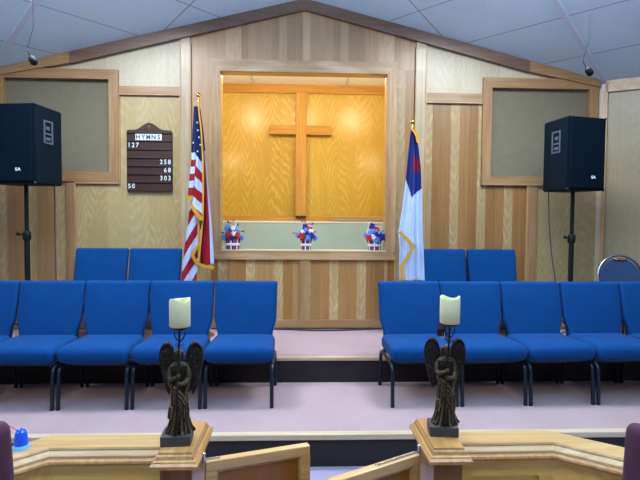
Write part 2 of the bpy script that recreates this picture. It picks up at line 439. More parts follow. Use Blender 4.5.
# ------------------------------------------------------------------ front wall (regions of one panelled wall)
OX0, OX1, OZ0, OZ1 = -0.812, 0.902, 1.247, 3.077
def rk(x): return zc(x, YW) + 0.03
WM = ['birch', 'birch_top', 'washed', 'oak', 'oak_shade', 'oak_sill']
bm = bmesh.new()
def reg(mat, pts): prism_xz(bm, pts, YW, YW + 0.12, WM.index(mat))
def rq(mat, x0, x1, z0, z1): reg(mat, [(x0, z0), (x1, z0), (x1, z1), (x0, z1)])
def rtop(mat, x0, x1, z0):
    p = [(x0, z0), (x1, z0), (x1, rk(x1))]
    if x0 < XC < x1: p.append((XC, rk(XC)))
    reg(mat, p + [(x0, rk(x0))])
rq('oak_shade', -3.2, -2.33, 0.42, 2.0)
rq('birch', -2.33, -1.88, 0.42, 2.0)
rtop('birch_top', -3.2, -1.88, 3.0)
rq('birch', -3.2, -3.0, 2.0, 3.0)
rq('birch', -1.88, -1.16, 0.42, 2.86)
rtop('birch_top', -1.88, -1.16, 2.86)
e = 0.03
rq('birch', -1.16, OX0 - 0.1, 0.42, OZ0 - e)
rtop('washed', -1.16, OX0 - e, OZ0 - e)
rtop('washed', OX0 - e, OX1 + e, OZ1 + e)
rq('oak_sill', OX0 - 0.1, OX1 + e, 0.42, OZ0 - e)
rq('oak', OX1 + e, 1.25, 0.42, OZ1 + 0.05)
rtop('washed', OX1 + e, 1.25, OZ1 + 0.05)
rq('oak', 1.25, 1.95, 0.42, 2.85)
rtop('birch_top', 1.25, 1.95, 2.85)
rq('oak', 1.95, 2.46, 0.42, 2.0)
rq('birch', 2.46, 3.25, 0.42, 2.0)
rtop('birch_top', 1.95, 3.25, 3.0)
rq('birch', 3.08, 3.25, 2.0, 3.0)
struct('wall_front', bm, None, mats=[M[k] for k in WM])
bm = bmesh.new(); box(bm, -3.0, -1.9, YW + 0.02, YW + 0.1, 2.0, 3.0); struct('wall_recess_left', bm, M['cloth_panel'])
bm = bmesh.new(); box(bm, 1.97, 3.08, YW + 0.02, YW + 0.1, 2.0, 3.0); struct('wall_recess_right', bm, M['cloth_panel'])

TR = [6]
def trim(x0, x1, z0, z1, mat, y0=YW - 0.022, y1=YW, bev=0.003):
    o = struct('trim_%d' % TR[0], B(x0, x1, y0, y1, z0, z1, bev=bev), M[mat]); TR[0] += 1; return o
def frame(outer, inner, mh, mv, y0, y1):
    """mitred frame: four boards in one structure, each with its own grain"""
    (X0, X1, A0, A1), (x0, x1, a0, a1) = outer, inner
    bm = bmesh.new()
    prism_xz(bm, [(X0, A1), (X1, A1), (x1, a1), (x0, a1)], y0, y1, 0)
    prism_xz(bm, [(X0, A0), (X1, A0), (x1, a0), (x0, a0)], y0, y1, 0)
    prism_xz(bm, [(X0, A0), (x0, a0), (x0, a1), (X0, A1)], y0, y1, 1)
    prism_xz(bm, [(X1, A0), (x1, a0), (x1, a1), (X1, A1)], y0, y1, 1)
    o = struct('trim_%d' % TR[0], bm, None, mats=[M[mh], M[mv]]); TR[0] += 1
# opening casing with its reveal and sill
frame((-0.922, 1.002, 1.152, 3.194), (OX0, OX1, OZ0, OZ1), 'trimk_x', 'trimk_z', YW - 0.03, YW + 0.14)
trim(OX0 - 0.0, OX1, OZ0 - 0.012, OZ0 + 0.004, 'nose', YW - 0.036, YW + 0.14)
# framed recesses left and right
frame((-3.06, -1.836, 1.94, 3.066), (-2.966, -1.931, 2.037, 2.968), 'trim_x', 'trim_z', YW - 0.035, YW + 0.02)
frame((1.905, 3.13, 1.945, 3.06), (2.0, 3.034, 2.041, 2.956), 'trim_x', 'trim_z', YW - 0.035, YW + 0.02)
def upright(x0, x1, z0):
    bmx = bmesh.new(); prism_xz(bmx, [(x0, z0), (x1, z0), (x1, rk(x1) - 0.05), (x0, rk(x0) - 0.05)], YW - 0.022, YW)
    struct('trim_%d' % TR[0], bmx, M['trim_pale']); TR[0] += 1
upright(-1.215, -1.118, 0.52)
trim(-1.124, -1.108, 0.52, 3.36, 'trimk_z', YW - 0.03)
trim(-1.224, -1.21, 0.52, 3.34, 'trimk_z', YW - 0.03)
upright(1.205, 1.3, 0.52)
trim(1.3, 1.314, 0.52, 3.33, 'trimk_z', YW - 0.03)
trim(1.193, 1.207, 0.52, 3.36, 'trimk_z', YW - 0.03)
trim(-1.84, -1.21, 2.828, 2.908, 'trim_x')
trim(-1.84, -1.21, 2.816, 2.829, 'trimk_x', YW - 0.03)
trim(-1.836, -1.826, 1.9, 2.82, 'trimk_z')
trim(1.3, 1.905, 2.8, 2.895, 'trim_x')
trim(1.3, 1.905, 2.788, 2.801, 'trimk_x', YW - 0.03)
trim(-2.375, -2.285, 0.52, 1.942, 'trim_z')
trim(-2.288, -2.275, 0.52, 1.942, 'trimk_z', YW - 0.03)
trim(-2.275, -1.84, 1.918, 1.942, 'trimk_x', YW - 0.03)
trim(2.408, 2.51, 0.52, 1.946, 'trim_z')
trim(2.396, 2.41, 0.52, 1.946, 'trimk_z', YW - 0.03)
trim(0.008, 0.105, 0.515, 1.152, 'trim_z')
# rake boards under the ceiling: dark in the middle, honey oak at both ends
def rake(x0, x1, mat, h0, h1, y0=YW - 0.05):
    bmx = bmesh.new()
    prism_xz(bmx, [(x0, zc(x0, YW) - h0), (x1, zc(x1, YW) - h1), (x1, rk(x1) - 0.02), (x0, rk(x0) - 0.02)], y0, YW)
    struct('trim_%d' % TR[0], bmx, M[mat]); TR[0] += 1
rake(-2.31, XC, 'rake', 0.105, 0.1); rake(XC, 2.384, 'rake', 0.1, 0.105)
rake(-3.06, -2.31, 'trim_x', 0.06, 0.1); rake(2.384, 3.14, 'trim_x', 0.1, 0.06)
o = struct('baseboard_front', B(XL, XR, YW - 0.024, YW, 0.435, 0.52, bev=0.004), M['trim_x'])

# ------------------------------------------------------------------ angled side walls
def side_wall(side, mat):
    bm = bmesh.new()
    L = 6.5
    def p(s, off, z): x, y = diag(side, s, off); return (x, y, z)
    def face(s0, s1, z0, z1a, z1b, off0, off1):
        vs = [bm.verts.new(p(*q)) for q in ((s0, off0, z0), (s1, off0, z0), (s1, off0, z1b), (s0, off0, z1a), (s0, off1, z0), (s1, off1, z0), (s1, off1, z1b), (s0, off1, z1a))]
        for q in ((0, 1, 2, 3), (7, 6, 5, 4), (0, 4, 5, 1), (3, 2, 6, 7), (0, 3, 7, 4), (1, 5, 6, 2)): bm.faces.new([vs[i] for i in q])
    zt = lambda s: zc(*diag(side, s)) + 0.03
    face(0, L, 0, zt(0), zt(L), 0.0, -0.12)
    nm = 'right' if side > 0 else 'left'
    struct('wall_' + nm, bm, mat)
    for (s0, s1, za, zb, ztop, m) in ((0.0, 0.06, Z2, None, 0.0, 'birch_top'), (0.06, L, None, None, 0.02, 'trimk_x'), (0.05, 0.085, Z2, None, 0.06, 'trimk_z')):
        bm = bmesh.new()
        if za is None: # board along the ceiling
            vs = []
            a = [(s0, zt(s0) - 0.14), (s1, zt(s1) - 0.14), (s1, zt(s1) - 0.02), (s0, zt(s0) - 0.02)]
        else:
            a = [(s0, za), (s1, za), (s1, zt(s1) - 0.05), (s0, zt(s0) - 0.05)]
        of = 0.012 if m == 'birch_top' else 0.03
        prism(bm, a, lambda s, z, k: p(s, of if k else 0.0, z))
        struct('trim_%d' % TR[0], bm, M[m]); TR[0] += 1
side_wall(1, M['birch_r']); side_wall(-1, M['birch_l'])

# ------------------------------------------------------------------ baptistry behind the opening
BY = 7.0
BX0, BX1 = -1.2, 1.29
struct('wall_baptistry_back', B(BX0 - 0.1, BX1 + 0.1, BY, BY + 0.1, 0.4, 3.7), M['gold'])
struct('wall_baptistry_left', B(BX0 - 0.1, BX0, YW + 0.12, BY, 0.4, 3.7), M['gold'])
struct('wall_baptistry_right', B(BX1, BX1 + 0.1, YW + 0.12, BY, 0.4, 3.7), M['gold'])
bm = bmesh.new(); box(bm, BX0 - 0.1, BX1 + 0.1, YW + 0.13, BY + 0.1, 3.385, 3.45)
struct('ceiling_baptistry', bm, M['ceil_b'])
for x in (-0.62, 0.62):
    trim(x - 0.012, x + 0.012, 3.375, 3.386, 'ceil_strip', YW + 0.14, BY, bev=0)
trim(BX0, BX1, 3.37 - 0.1, 3.386, 'cross_x', BY - 0.03, BY)
struct('floor_baptistry', B(BX0, BX1, YW + 0.12, BY, 0.4, 0.5), M['tank'])
struct('wall_tank', B(BX0, BX1, BY - 0.05, BY, 0.5, 1.525), M['tank'])
struct('wall_tank_front', B(BX0, BX1, YW + 0.12, YW + 0.15, 0.5, 1.2), M['tank'])
trim(BX0, BX1, 1.52, 1.542, 'tank_edge', BY - 0.06, BY)
trim(BX0, BX1, 1.542, 1.61, 'cross_x', BY - 0.04, BY)
trim(0.45, BX1, 1.55, 1.612, 'trimk_x', BY - 0.06, BY - 0.04)
cr = thing('wooden_cross', 'large plain wooden cross on the golden wall inside the opening', 'cross', (0.02, BY - 0.06, 1.615))
obj('upright', B(-0.073, 0.073, -0.03, 0.045, 0.0, 1.652, bev=0.006), M['cross'], cr)
obj('crossbar', B(-0.424, 0.406, -0.022, 0.035, 1.092, 1.212, bev=0.006), M['cross_x'], cr)
obj('foot_block', B(-0.07, 0.07, -0.026, 0.04, -0.022, 0.0), M['hymn'], cr)

# ------------------------------------------------------------------ church chairs
def church_chair(name, label, fab, seatfab, group, hback=0.853, steel='steel_dark', cat='chair'):
    t = thing(name, label, cat, group=group)
    # seat: deep pad with a rolled front
    bm = bmesh.new()
    cushion(bm, rrect(0.2545, -0.27, 0.235, 0.05), 0.125, 0.052, 0.006, lambda a, b, c: (a * (1 - 0.06 * max(0, (b + 0.1) / 0.34)), b, 0.382 + c + 0.02 * (-b)))
    obj('seat', bm, M[seatfab], t, smooth=True)
    # backrest: squared top, sides drawn in at the bottom
    H = hback
    out = fillet([(0.255, H), (-0.255, H), (-0.250, 0.545), (-0.222, 0.455), (-0.218, 0.385), (0.218, 0.385), (0.222, 0.455), (0.250, 0.545)],
                 [0.022, 0.022, 0.02, 0.02, 0.012, 0.012, 0.02, 0.02])
    bm = bmesh.new()
    cushion(bm, out, 0.068, 0.026, 0.006, lambda a, b, c: (a, 0.205 + (b - 0.42) * 0.24 + c, b))
    obj('backrest', bm, M[fab], t, smooth=True)
    for s in (-1, 1):
        bm = bmesh.new(); sweep(bm, [(s * 0.238, 0.05, 0.304), (s * 0.238, -0.16, 0.304), (s * 0.238, -0.205, 0.297), (s * 0.238, -0.228, 0.275), (s * 0.2385, -0.235, 0.24), (s * 0.239, -0.25, 0.006)], 0.0145, 8)
        lathe(bm, [(0.015, 0), (0.015, 0.02), (0.012, 0.024)], 10, (s * 0.239, -0.25, 0))
        obj('leg', bm, M[steel], t, smooth=40)
        bm = bmesh.new(); sweep(bm, [(s * 0.238, 0.05, 0.304), (s * 0.238, 0.16, 0.304), (s * 0.238, 0.2, 0.292), (s * 0.238, 0.222, 0.26), (s * 0.239, 0.25, 0.006)], 0.0145, 8)
        lathe(bm, [(0.015, 0), (0.015, 0.02), (0.012, 0.024)], 10, (s * 0.239, 0.25, 0))
        obj('leg', bm, M[steel], t, smooth=40)
    for s in (-1, 1):
        bm = bmesh.new(); sweep(bm, [(s * 0.2, 0.08, 0.312), (s * 0.205, 0.2, 0.325), (s * 0.205, 0.245, 0.40), (s * 0.205, 0.262, 0.47), (s * 0.2, 0.31, 0.62)], 0.011, 8)
        obj('back_post', bm, M[steel], t, smooth=40)
    for y in (-0.15, 0.16): obj('seat_bar', B(-0.235, 0.235, y - 0.012, y + 0.012, 0.292, 0.324), M[steel], t)
    return t
GF = 'blue church chairs in the front rows'; GR = 'blue church chairs in the rear rows'
c0 = church_chair('church_chair', 'blue church chair at the aisle end of the front row left of the aisle', 'blue', 'blue_seat', GF)
YF = 3.895
c0.location = (-0.430, YF, Z1)
lab = ['blue church chair behind the left angel candle, second from the aisle in its front row',
       'blue church chair third left from the aisle in the front row, left of an angel',
       'blue church chair fourth left from the aisle in the front row, below a loudspeaker',
       'blue church chair cut by the left photo edge, outermost in its front row']
for x, l in zip((-0.944, -1.460, -1.977, -2.492), lab): dup(c0, (x, YF - 0.012 * (-x - 0.44), Z1), 0.0, l)
lab = ['blue church chair at the aisle end of the front row right of the aisle',
       'blue church chair behind the right angel candle, second from the aisle in its front row',
       'blue church chair third right from the aisle in the front row, right of an angel',
       'blue church chair fourth right from the aisle in the front row, before a speaker stand',
       'blue church chair cut by the right photo edge, before the chrome framed chair']
for x, l in zip((0.920, 1.437, 1.952, 2.467, 2.984), lab): dup(c0, (x, YF + 0.012 * (x - 0.9), Z1), math.radians(1.6), l)
for x, y, l in ((-1.413, 4.80, 'blue church chair in the rear left row, beside the American flag'),
                (-1.934, 4.80, 'blue church chair in the rear left row, on the loudspeaker side of its pair'),
                (1.475, 4.94, 'blue church chair in the rear right row, partly behind the white flag'),
                (2.002, 4.94, 'blue church chair in the rear right row, farther from the white flag')):
    dup(c0, (x, y, Z2), 0.0, l, GR)
# burgundy high backed chairs at the picture's lower corners, turned towards the rail ends
w0 = church_chair('padded_chair', 'burgundy padded chair at the lower left corner by the communion rail', 'wine', 'wine', 'burgundy chairs before the rail', hback=1.03)
def rot2(x, y, a): return (x * math.cos(a) - y * math.sin(a), x * math.sin(a) + y * math.cos(a))
a = math.radians(45); ox, oy = rot2(0.262, 0.345, a); w0.location = (-0.772 - ox, 1.39 - oy, 0); w0.rotation_euler = (0, 0, a)

a = math.radians(-45); ox, oy = rot2(-0.262, 0.345, a)
dup(w0, (0.942 - ox, 1.415 - oy, 0), a, 'burgundy padded chair at the lower right corner by the communion rail').scale = (1, 1, 0.97)

# the chrome framed stacking chair by the angled wall
t = thing('stacking_chair', 'round backed chrome framed blue chair by the right side wall', 'chair', (3.06, 4.52, Z2), math.radians(-6))
arch = []
for i in range(21):
    a = PI * i / 20; arch.append((0.195 * math.cos(a), 0.64 + 0.19 * math.sin(a)))
pad = [(-0.19, 0.42)] + [(0.19, 0.42)] + [(0.187 * math.cos(PI * i / 24), 0.625 + 0.175 * math.sin(PI * i / 24)) for i in range(25)]
def bk(a, b, c): return (a, 0.2 + (b - 0.42) * 0.2 + c, b)
bm = bmesh.new(); cushion(bm, pad, 0.045, 0.014, 0.004, bk); obj('backrest', bm, M['blue_dull'], t, smooth=True)
bm = bmesh.new()
sweep(bm, [(-0.215, -0.26, 0.006), (-0.21, -0.24, 0.40), (-0.21, 0.15, 0.42), (-0.208, 0.205, 0.46)] [2:] + [bk(-0.207, 0.6, 0)] + [bk(-0.205 * math.cos(PI * i / 20), 0.63 + 0.198 * math.sin(PI * i / 20), 0) for i in range(1, 20)] + [bk(0.207, 0.6, 0), (0.208, 0.205, 0.46), (0.21, 0.15, 0.42)], 0.0125, 10)
obj('back_frame', bm, M['chrome'], t, smooth=40)
bm = bmesh.new(); sweep(bm, [bk(-0.06, 0.795, -0.026), bk(-0.03, 0.787, -0.03), bk(0.03, 0.787, -0.03), bk(0.06, 0.795, -0.026)], 0.008, 8)
obj('hand_grip', bm, M['brass'], t, smooth=True)
bm = bmesh.new(); cushion(bm, rrect(0.205, -0.24, 0.19, 0.07), 0.06, 0.022, 0.006, lambda a, b, c: (a, b, 0.435 + c)); obj('seat', bm, M['blue_dull'], t, smooth=True)
for s in (-1, 1):
    bm = bmesh.new(); sweep(bm, [(s * 0.2, 0.16, 0.395), (s * 0.2, -0.19, 0.395), (s * 0.205, -0.225, 0.37), (s * 0.215, -0.26, 0.0)], 0.0115, 8); obj('leg', bm, M['chrome'], t, smooth=40)
    bm = bmesh.new(); sweep(bm, [(s * 0.2, 0.0, 0.395), (s * 0.2, 0.14, 0.395), (s * 0.203, 0.18, 0.36), (s * 0.215, 0.27, 0.0)], 0.0115, 8); obj('leg', bm, M['chrome'], t, smooth=40)

# ------------------------------------------------------------------ loudspeakers on tripod stands
def loudspeaker(loc, rz, hwf, hwb, d, h, label, side):
    t = thing('loudspeaker', label, 'loudspeaker', loc, rz, 'loudspeakers beside the platform')
    bm = bmesh.new(); fs = prism_xy(bm, [(-hwf, -d), (hwf, -d), (hwb, d), (-hwb, d)], 0, h)
    bmesh.ops.bevel(bm, geom=bm.edges[:], offset=0.01, segments=2, affect='EDGES')
    obj('cabinet', bm, M['black_vinyl'], t)
    obj('grille', B(-hwf + 0.018, hwf - 0.018, -d - 0.012, -d, 0.02, h - 0.02, bev=0.008), M['black_grille'], t)
    lg = text_obj('logo', 'SA', 0.036, M['white_print'], t, (0.085 if side < 0 else 0.065, -d - 0.0135, 0.118), bold=0.0012, sx=1.25)
    # recessed handle plates on both flanks
    ang = math.atan2(hwf - hwb, 2 * d)
    for s in (-1, 1):
        bm = bmesh.new()
        R = Matrix.Translation((s * (hwf + hwb) / 2, -0.01, h * 0.68)) @ Matrix.Rotation(s * ang, 4, 'Z')
        fr = bmesh.new()
        for (y0, y1, z0, z1) in ((-0.065, -0.048, -0.1, 0.1), (0.048, 0.065, -0.1, 0.1), (-0.048, 0.048, 0.086, 0.1), (-0.048, 0.048, -0.1, -0.086), (-0.048, 0.048, -0.022, -0.008)):
            box(fr, -0.004 if s > 0 else -0.006, 0.006 if s > 0 else 0.004, y0, y1, z0, z1)
        bmesh.ops.transform(fr, matrix=R, verts=fr.verts[:])
        hp = obj('handle_plate', fr, M['handle_grey'], t)
        for q in ((-0.004, 0.004, -0.03, 0.02, 0.02, 0.05), (-0.003, 0.003, -0.035, 0.03, -0.07, -0.045)):
            g = B(*q); bmesh.ops.transform(g, matrix=R, verts=g.verts[:]); obj('grip', g, M['handle_grey'], hp)
    for s in (-1, 1):
        for z in (0.0, h):
            bm = bmesh.new(); ellipsoid(bm, (s * (hwf - 0.008), -d + 0.008, z + (0.006 if z == 0 else -0.006)), (0.014, 0.014, 0.012), 10)
            obj('corner_cap', bm, M['steel_dark'], t, smooth=True)
    return t
def stand(loc, ztop, label, rot):
    t = thing('speaker_stand', label, 'speaker stand', loc, 0, 'loudspeaker tripod stands')
    H = ztop - loc[2]
    bm = bmesh.new(); lathe(bm, [(0.0225, 0.12), (0.0225, 0.98)], 14); obj('lower_tube', bm, M['black'], t, smooth=40)
    bm = bmesh.new(); lathe(bm, [(0.0175, 0.9), (0.0175, H)], 14); obj('pole', bm, M['black'], t, smooth=40)
    bm = bmesh.new(); lathe(bm, [(0.026, 0.95), (0.034, 0.96), (0.034, 1.02), (0.026, 1.03)], 14); cl = obj('collar', bm, M['black'], t, smooth=40)
    bm = bmesh.new(); sweep(bm, [(-0.03, -0.01, 1.0), (-0.06, -0.015, 1.0)], 0.008, 8); ellipsoid(bm, (-0.07, -0.016, 1.005), (0.017, 0.012, 0.016), 10); obj('knob', bm, M['black'], cl, smooth=True)
    bm = bmesh.new(); lathe(bm, [(0.03, 0.5), (0.03, 0.56)], 12); obj('hub', bm, M['black'], t, smooth=40)
    for k in range(3):
        a = rot + 2 * PI * k / 3; c, s = math.cos(a), math.sin(a)
        bm = bmesh.new(); sweep(bm, [(0.03 * c, 0.03 * s, 0.53), (0.27 * c, 0.27 * s, 0.012)], 0.011, 8); lg = obj('leg', bm, M['black'], t, smooth=40)
        bm = bmesh.new(); lathe(bm, [(0.016, 0.0), (0.016, 0.02), (0.01, 0.03)], 10, (0.27 * c, 0.27 * s, 0)); obj('foot', bm, M['black'], lg, smooth=40)
        bm = bmesh.new(); sweep(bm, [(0.02 * c, 0.02 * s, 0.16), (0.16 * c, 0.16 * s, 0.26)], 0.006, 6); obj('brace', bm, M['black'], t, smooth=40)
    return t
loudspeaker((-2.42, 4.63, 1.857), math.radians(-8), 0.23, 0.22, 0.2, 0.672, 'black loudspeaker at the left edge, facing the room', -1)
stand((-2.40, 4.60, Z2), 1.856, 'black tripod stand holding up the left loudspeaker', PI / 2)
loudspeaker((2.53, 4.688, 1.853), math.radians(15), 0.21, 0.15, 0.19, 0.655, 'black loudspeaker at the right, turned towards the side wall', 1)
stand((2.545, 4.665, Z2), 1.852, 'black tripod stand holding up the right loudspeaker', PI / 2)
def cable(name, pts, r, mat, label, cat='cable', group=None):
    P = [Vector(p) for p in pts]; out = []
    for i in range(len(P) - 1):
        p0, p1, p2, p3 = P[max(i - 1, 0)], P[i], P[i + 1], P[min(i + 2, len(P) - 1)]
        for k in range(6):
            u = k / 6
            out.append(0.5 * ((2 * p1) + (p2 - p0) * u + (2 * p0 - 5 * p1 + 4 * p2 - p3) * u * u + (3 * p1 - p0 - 3 * p2 + p3) * u ** 3))
    out.append(P[-1]); bm = bmesh.new(); sweep(bm, out, r, 6)
    return tag(obj(name, bm, M[mat], smooth=True), label, cat, group)
cable('cable', [(-2.29, 4.87, 1.90), (-2.285, 4.875, 1.80), (-2.285, 4.87, 1.4), (-2.275, 4.86, 1.0), (-2.26, 4.88, 0.6), (-2.28, 4.96, 0.44), (-2.5, 5.15, 0.43), (-2.7, 5.25, 0.43)], 0.006, 'cable', 'dark cable hanging down behind the left loudspeaker', group='loudspeaker cables')
cable('cable', [(2.435, 4.90, 1.90), (2.435, 4.905, 1.80), (2.44, 4.88, 1.5), (2.475, 4.88, 1.2), (2.515, 4.88, 0.96), (2.53, 4.9, 0.6), (2.55, 4.98, 0.44), (2.8, 5.15, 0.43), (2.9, 5.22, 0.43)], 0.006, 'cable', 'dark cable hanging down behind the right loudspeaker', group='loudspeaker cables')
cable('cable', [(-0.7, 5.3, 0.428), (-0.246, 5.285, 0.428), (0.118, 5.225, 0.428), (0.429, 5.222, 0.428), (0.803, 5.28, 0.428), (1.15, 5.3, 0.428)], 0.008, 'cable_dark', 'dark cable lying on the platform carpet along the wall base')

# ------------------------------------------------------------------ hanging choir microphones
def choir_mic(label, top, pts, tip, d):
    t = thing('hanging_microphone', label, 'microphone', top, 0, 'choir microphones hanging from the ceiling')
    L = lambda p: Vector(p) - Vector(top)
    bm = bmesh.new(); sweep(bm, [(0, 0, 0)] + [L(p) for p in pts[:-2]], 0.002, 6); obj('wire', bm, M['wire'], t, smooth=True)
    bm = bmesh.new(); sweep(bm, [L(p) for p in pts[-3:]], 0.0034, 6); obj('gooseneck', bm, M['wire'], t, smooth=True)
    a = L(pts[-1]); b = L(tip); v = (b - a).normalized()
    bm = bmesh.new(); sweep(bm, [a - v * 0.012, a, a + v * 0.004, a + v * 0.014, a + v * 0.05, a + v * 0.062], [0.007, 0.012, 0.02, 0.024, 0.024, 0.012], 12); obj('capsule', bm, M['black'], t, smooth=50)
    bm = bmesh.new(); lathe(bm, [(0.03, -0.012), (0.03, 0.012)], 14); obj('ceiling_mount', bm, M['ceil_strip'], t, smooth=40)
ym = 3.6
choir_mic('small black choir microphone hanging from the ceiling at the left', (-1.813, ym, zc(-1.813, ym)), [(-1.814, ym, 2.86), (-1.845, ym, 2.76), (-1.857, ym, 2.72), (-1.852, ym, 2.70), (-1.832, ym, 2.664)], (-1.80, ym - 0.01, 2.615), 0)
choir_mic('small black choir microphone hanging from the ceiling at the right', (2.052, ym, zc(2.052, ym)), [(2.050, ym, 2.87), (2.025, ym, 2.78), (2.010, ym, 2.715), (2.017, ym, 2.70), (2.04, ym, 2.665)], (2.07, ym - 0.01, 2.615), 0)

# ------------------------------------------------------------------ hymn board
hb = thing('hymn_board', 'dark wooden hymn number board with arched top, left of the American flag', 'hymn board', (-1.529, YW, 1.85))
W_ = 0.227; out = [(-W_, 0), (W_, 0), (W_, 0.60), (W_ - 0.012, 0.615), (0.15, 0.617)]
out += [(0.15 - 0.15 * i / 8, 0.617 + 0.073 * (0.5 - 0.5 * math.cos(PI * i / 8))) for i in range(1, 9)]
out += [(-x, z) for x, z in out[4:-1][::-1]] + [(-W_ + 0.012, 0.615), (-W_, 0.60)]
bm = bmesh.new(); prism_xz(bm, out, -0.028, 0.0); obj('board', bm, M['hymn'], hb)
rows = [0.587, 0.506, 0.42, 0.334, 0.252, 0.17, 0.088, 0.004]
for z in rows: obj('ledge', B(-W_ + 0.004, W_ - 0.004, -0.04, -0.028, z - 0.006, z + 0.006, bev=0.002), M['hymn'], hb)
em = bmesh.new(); box(em, -0.004, 0.004, -0.031, -0.028, 0.622, 0.668); box(em, -0.013, 0.013, -0.031, -0.028, 0.647, 0.655)
obj('cross_emblem', em, M['brass'], hb)
tc = obj('title_card', B(-0.138, 0.126, -0.034, -0.029, 0.51, 0.575), M['card_white'], hb)
for i, ch in enumerate('HYMNS'):
    text_obj('letter', ch, 0.066, M['dark_print'], tc, (-0.112 + i * 0.0525, -0.0345, 0.542), bold=0.0018, sx=0.92)
CG = 'white digit cards on the hymn board'
def digits(s, xs, row, names):
    z0 = rows[row] + 0.006
    for i, ch in enumerate(s):
        x = xs + i * 0.041
        c = thing('number_card', names[i], 'number card', (-1.529 + x, YW - 0.034, 1.85 + z0), 0, CG)
        obj('card', B(-0.02, 0.02, -0.002, 0.004, 0, 0.066), M['card_black'], c)
        text_obj('numeral', ch, 0.066, M['white_print'], c, (0, -0.003, 0.034), bold=0.0006, sx=0.9)
digits('127', -0.200, 2, ['black card with white digit 1, upper left of the hymn board', 'black card with white digit 2 inside the number 127 on the hymn board', 'black card with white digit 7, upper left of the hymn board'])
digits('258', 0.122, 4, ['black card with white digit 2 starting the number 258 on the hymn board', 'black card with white digit 5 inside the number 258 on the hymn board', 'black card with white digit 8 ending the number 258 on the hymn board'])
digits('68', 0.163, 5, ['black card with white digit 6 of the number 68 on the hymn board', 'black card with white digit 8 of the number 68 on the hymn board'])
digits('303', 0.122, 6, ['black card with the first white 3 of number 303 on the hymn board', 'black card with white 0 inside the number 303 on the hymn board', 'black card with the last white 3 of number 303 on the hymn board'])
digits('50', -0.200, 7, ['black card with white 5 of number 50 at the hymn board bottom', 'black card with white 0 of number 50 at the hymn board bottom'])

# ------------------------------------------------------------------ flags on poles
K = 0.00984; KZ = 0.00958      # metres per image pixel at the depth of the flags
def tab(rows_, y):
    for (y0, *a), (y1, *b) in zip(rows_, rows_[1:]):
        if y <= y1:
            f = (y - y0) / (y1 - y0); return [p + (q - p) * f for p, q in zip(a, b)]
    return list(rows_[-1][1:])
def sheet(bm, rows_, y0, y1, n, m, depth, color, U):
    """cloth sheet: edge table rows (y, left, right); depth(s,t) folds; color(x,y,s)->material index"""
    g = []
    for j in range(m + 1):
        yy = y0 + (y1 - y0) * j / m; l, r = tab(rows_, yy)
        g.append([(l + (r - l) * i / n, yy) for i in range(n + 1)])
    V = [[bm.verts.new(U(x, y, depth(i / n, j / m))) for i, (x, y) in enumerate(row)] for j, row in enumerate(g)]
    for j in range(m):
        for i in range(n):
            f = bm.faces.new((V[j][i], V[j + 1][i], V[j + 1][i + 1], V[j][i + 1]))
            cx = (g[j][i][0] + g[j + 1][i + 1][0]) / 2; cy = (g[j][i][1] + g[j + 1][i + 1][1]) / 2
            f.material_index = color(cx, cy, (i + 0.5) / n)
def ribbon(bm, pts, w, U, dep, th=0.008):
    """fringe: a hanging band along a line of image pixels"""
    P = [Vector((x, y)) for x, y in pts]; L = []; R = []
    fine = []
    for a, b in zip(P, P[1:]):
        k = max(1, int((b - a).length / 0.8))
        for i in range(k): fine.append(a + (b - a) * i / k)
    fine.append(P[-1])
    rows2 = []
    for i, p in enumerate(fine):
        t = (fine[min(i + 1, len(fine) - 1)] - fine[max(i - 1, 0)]).normalized(); nrm = Vector((-t.y, t.x))
        wob = 0.25 * math.sin(i * 2.4)
        a, b = p - nrm * w / 2, p + nrm * (w / 2 + wob)
        d = dep + 0.002 * (i % 2)
        rows2.append([bm.verts.new(U(a.x, a.y, d)), bm.verts.new(U(b.x, b.y, d)), bm.verts.new(U(b.x, b.y, d + th)), bm.verts.new(U(a.x, a.y, d + th))])
    for a, b in zip(rows2, rows2[1:]):
        for k in range(4): bm.faces.new((a[k], b[k], b[(k + 1) % 4], a[(k + 1) % 4]))
    bm.faces.new(rows2[0]); bm.faces.new(rows2[-1][::-1])
def flag_pole(t, ztop, finial):
    bm = bmesh.new(); lathe(bm, [(0.013, 0.05), (0.013, ztop)], 12); obj('pole', bm, M['pole_wood'], t, smooth=40)
    bm = bmesh.new(); lathe(bm, [(0.0, 0.0), (0.15, 0.0), (0.15, 0.012), (0.12, 0.028), (0.05, 0.045), (0.028, 0.07), (0.024, 0.12), (0.0, 0.12)], 28); obj('base', bm, M['brass'], t, smooth=40)
    bm = bmesh.new(); lathe(bm, [(0.0, ztop - 0.005), (0.014, ztop - 0.005), (0.014, ztop + 0.02), (0.006, ztop + 0.03), (0.005, ztop + 0.045), (0.016, ztop + 0.05), (0.021, ztop + 0.062), (0.017, ztop + 0.078), (0.008, ztop + 0.086), (0.0, ztop + 0.096)], 14)
    obj('finial', bm, M['brass'], t, smooth=40)
def star(bm, U, x, y, r, d):
    pts = [(x + (r if k % 2 == 0 else r * 0.42) * math.sin(PI * k / 5), y - (r if k % 2 == 0 else r * 0.42) * math.cos(PI * k / 5)) for k in range(10)]
    A = [bm.verts.new(U(px, py, d)) for px, py in pts]; Bq = [bm.verts.new(U(px, py, d + 0.004)) for px, py in pts]
    bm.faces.new(A); bm.faces.new(Bq[::-1])
    for i in range(10): bm.faces.new((A[i], Bq[i], Bq[(i + 1) % 10], A[(i + 1) % 10]))
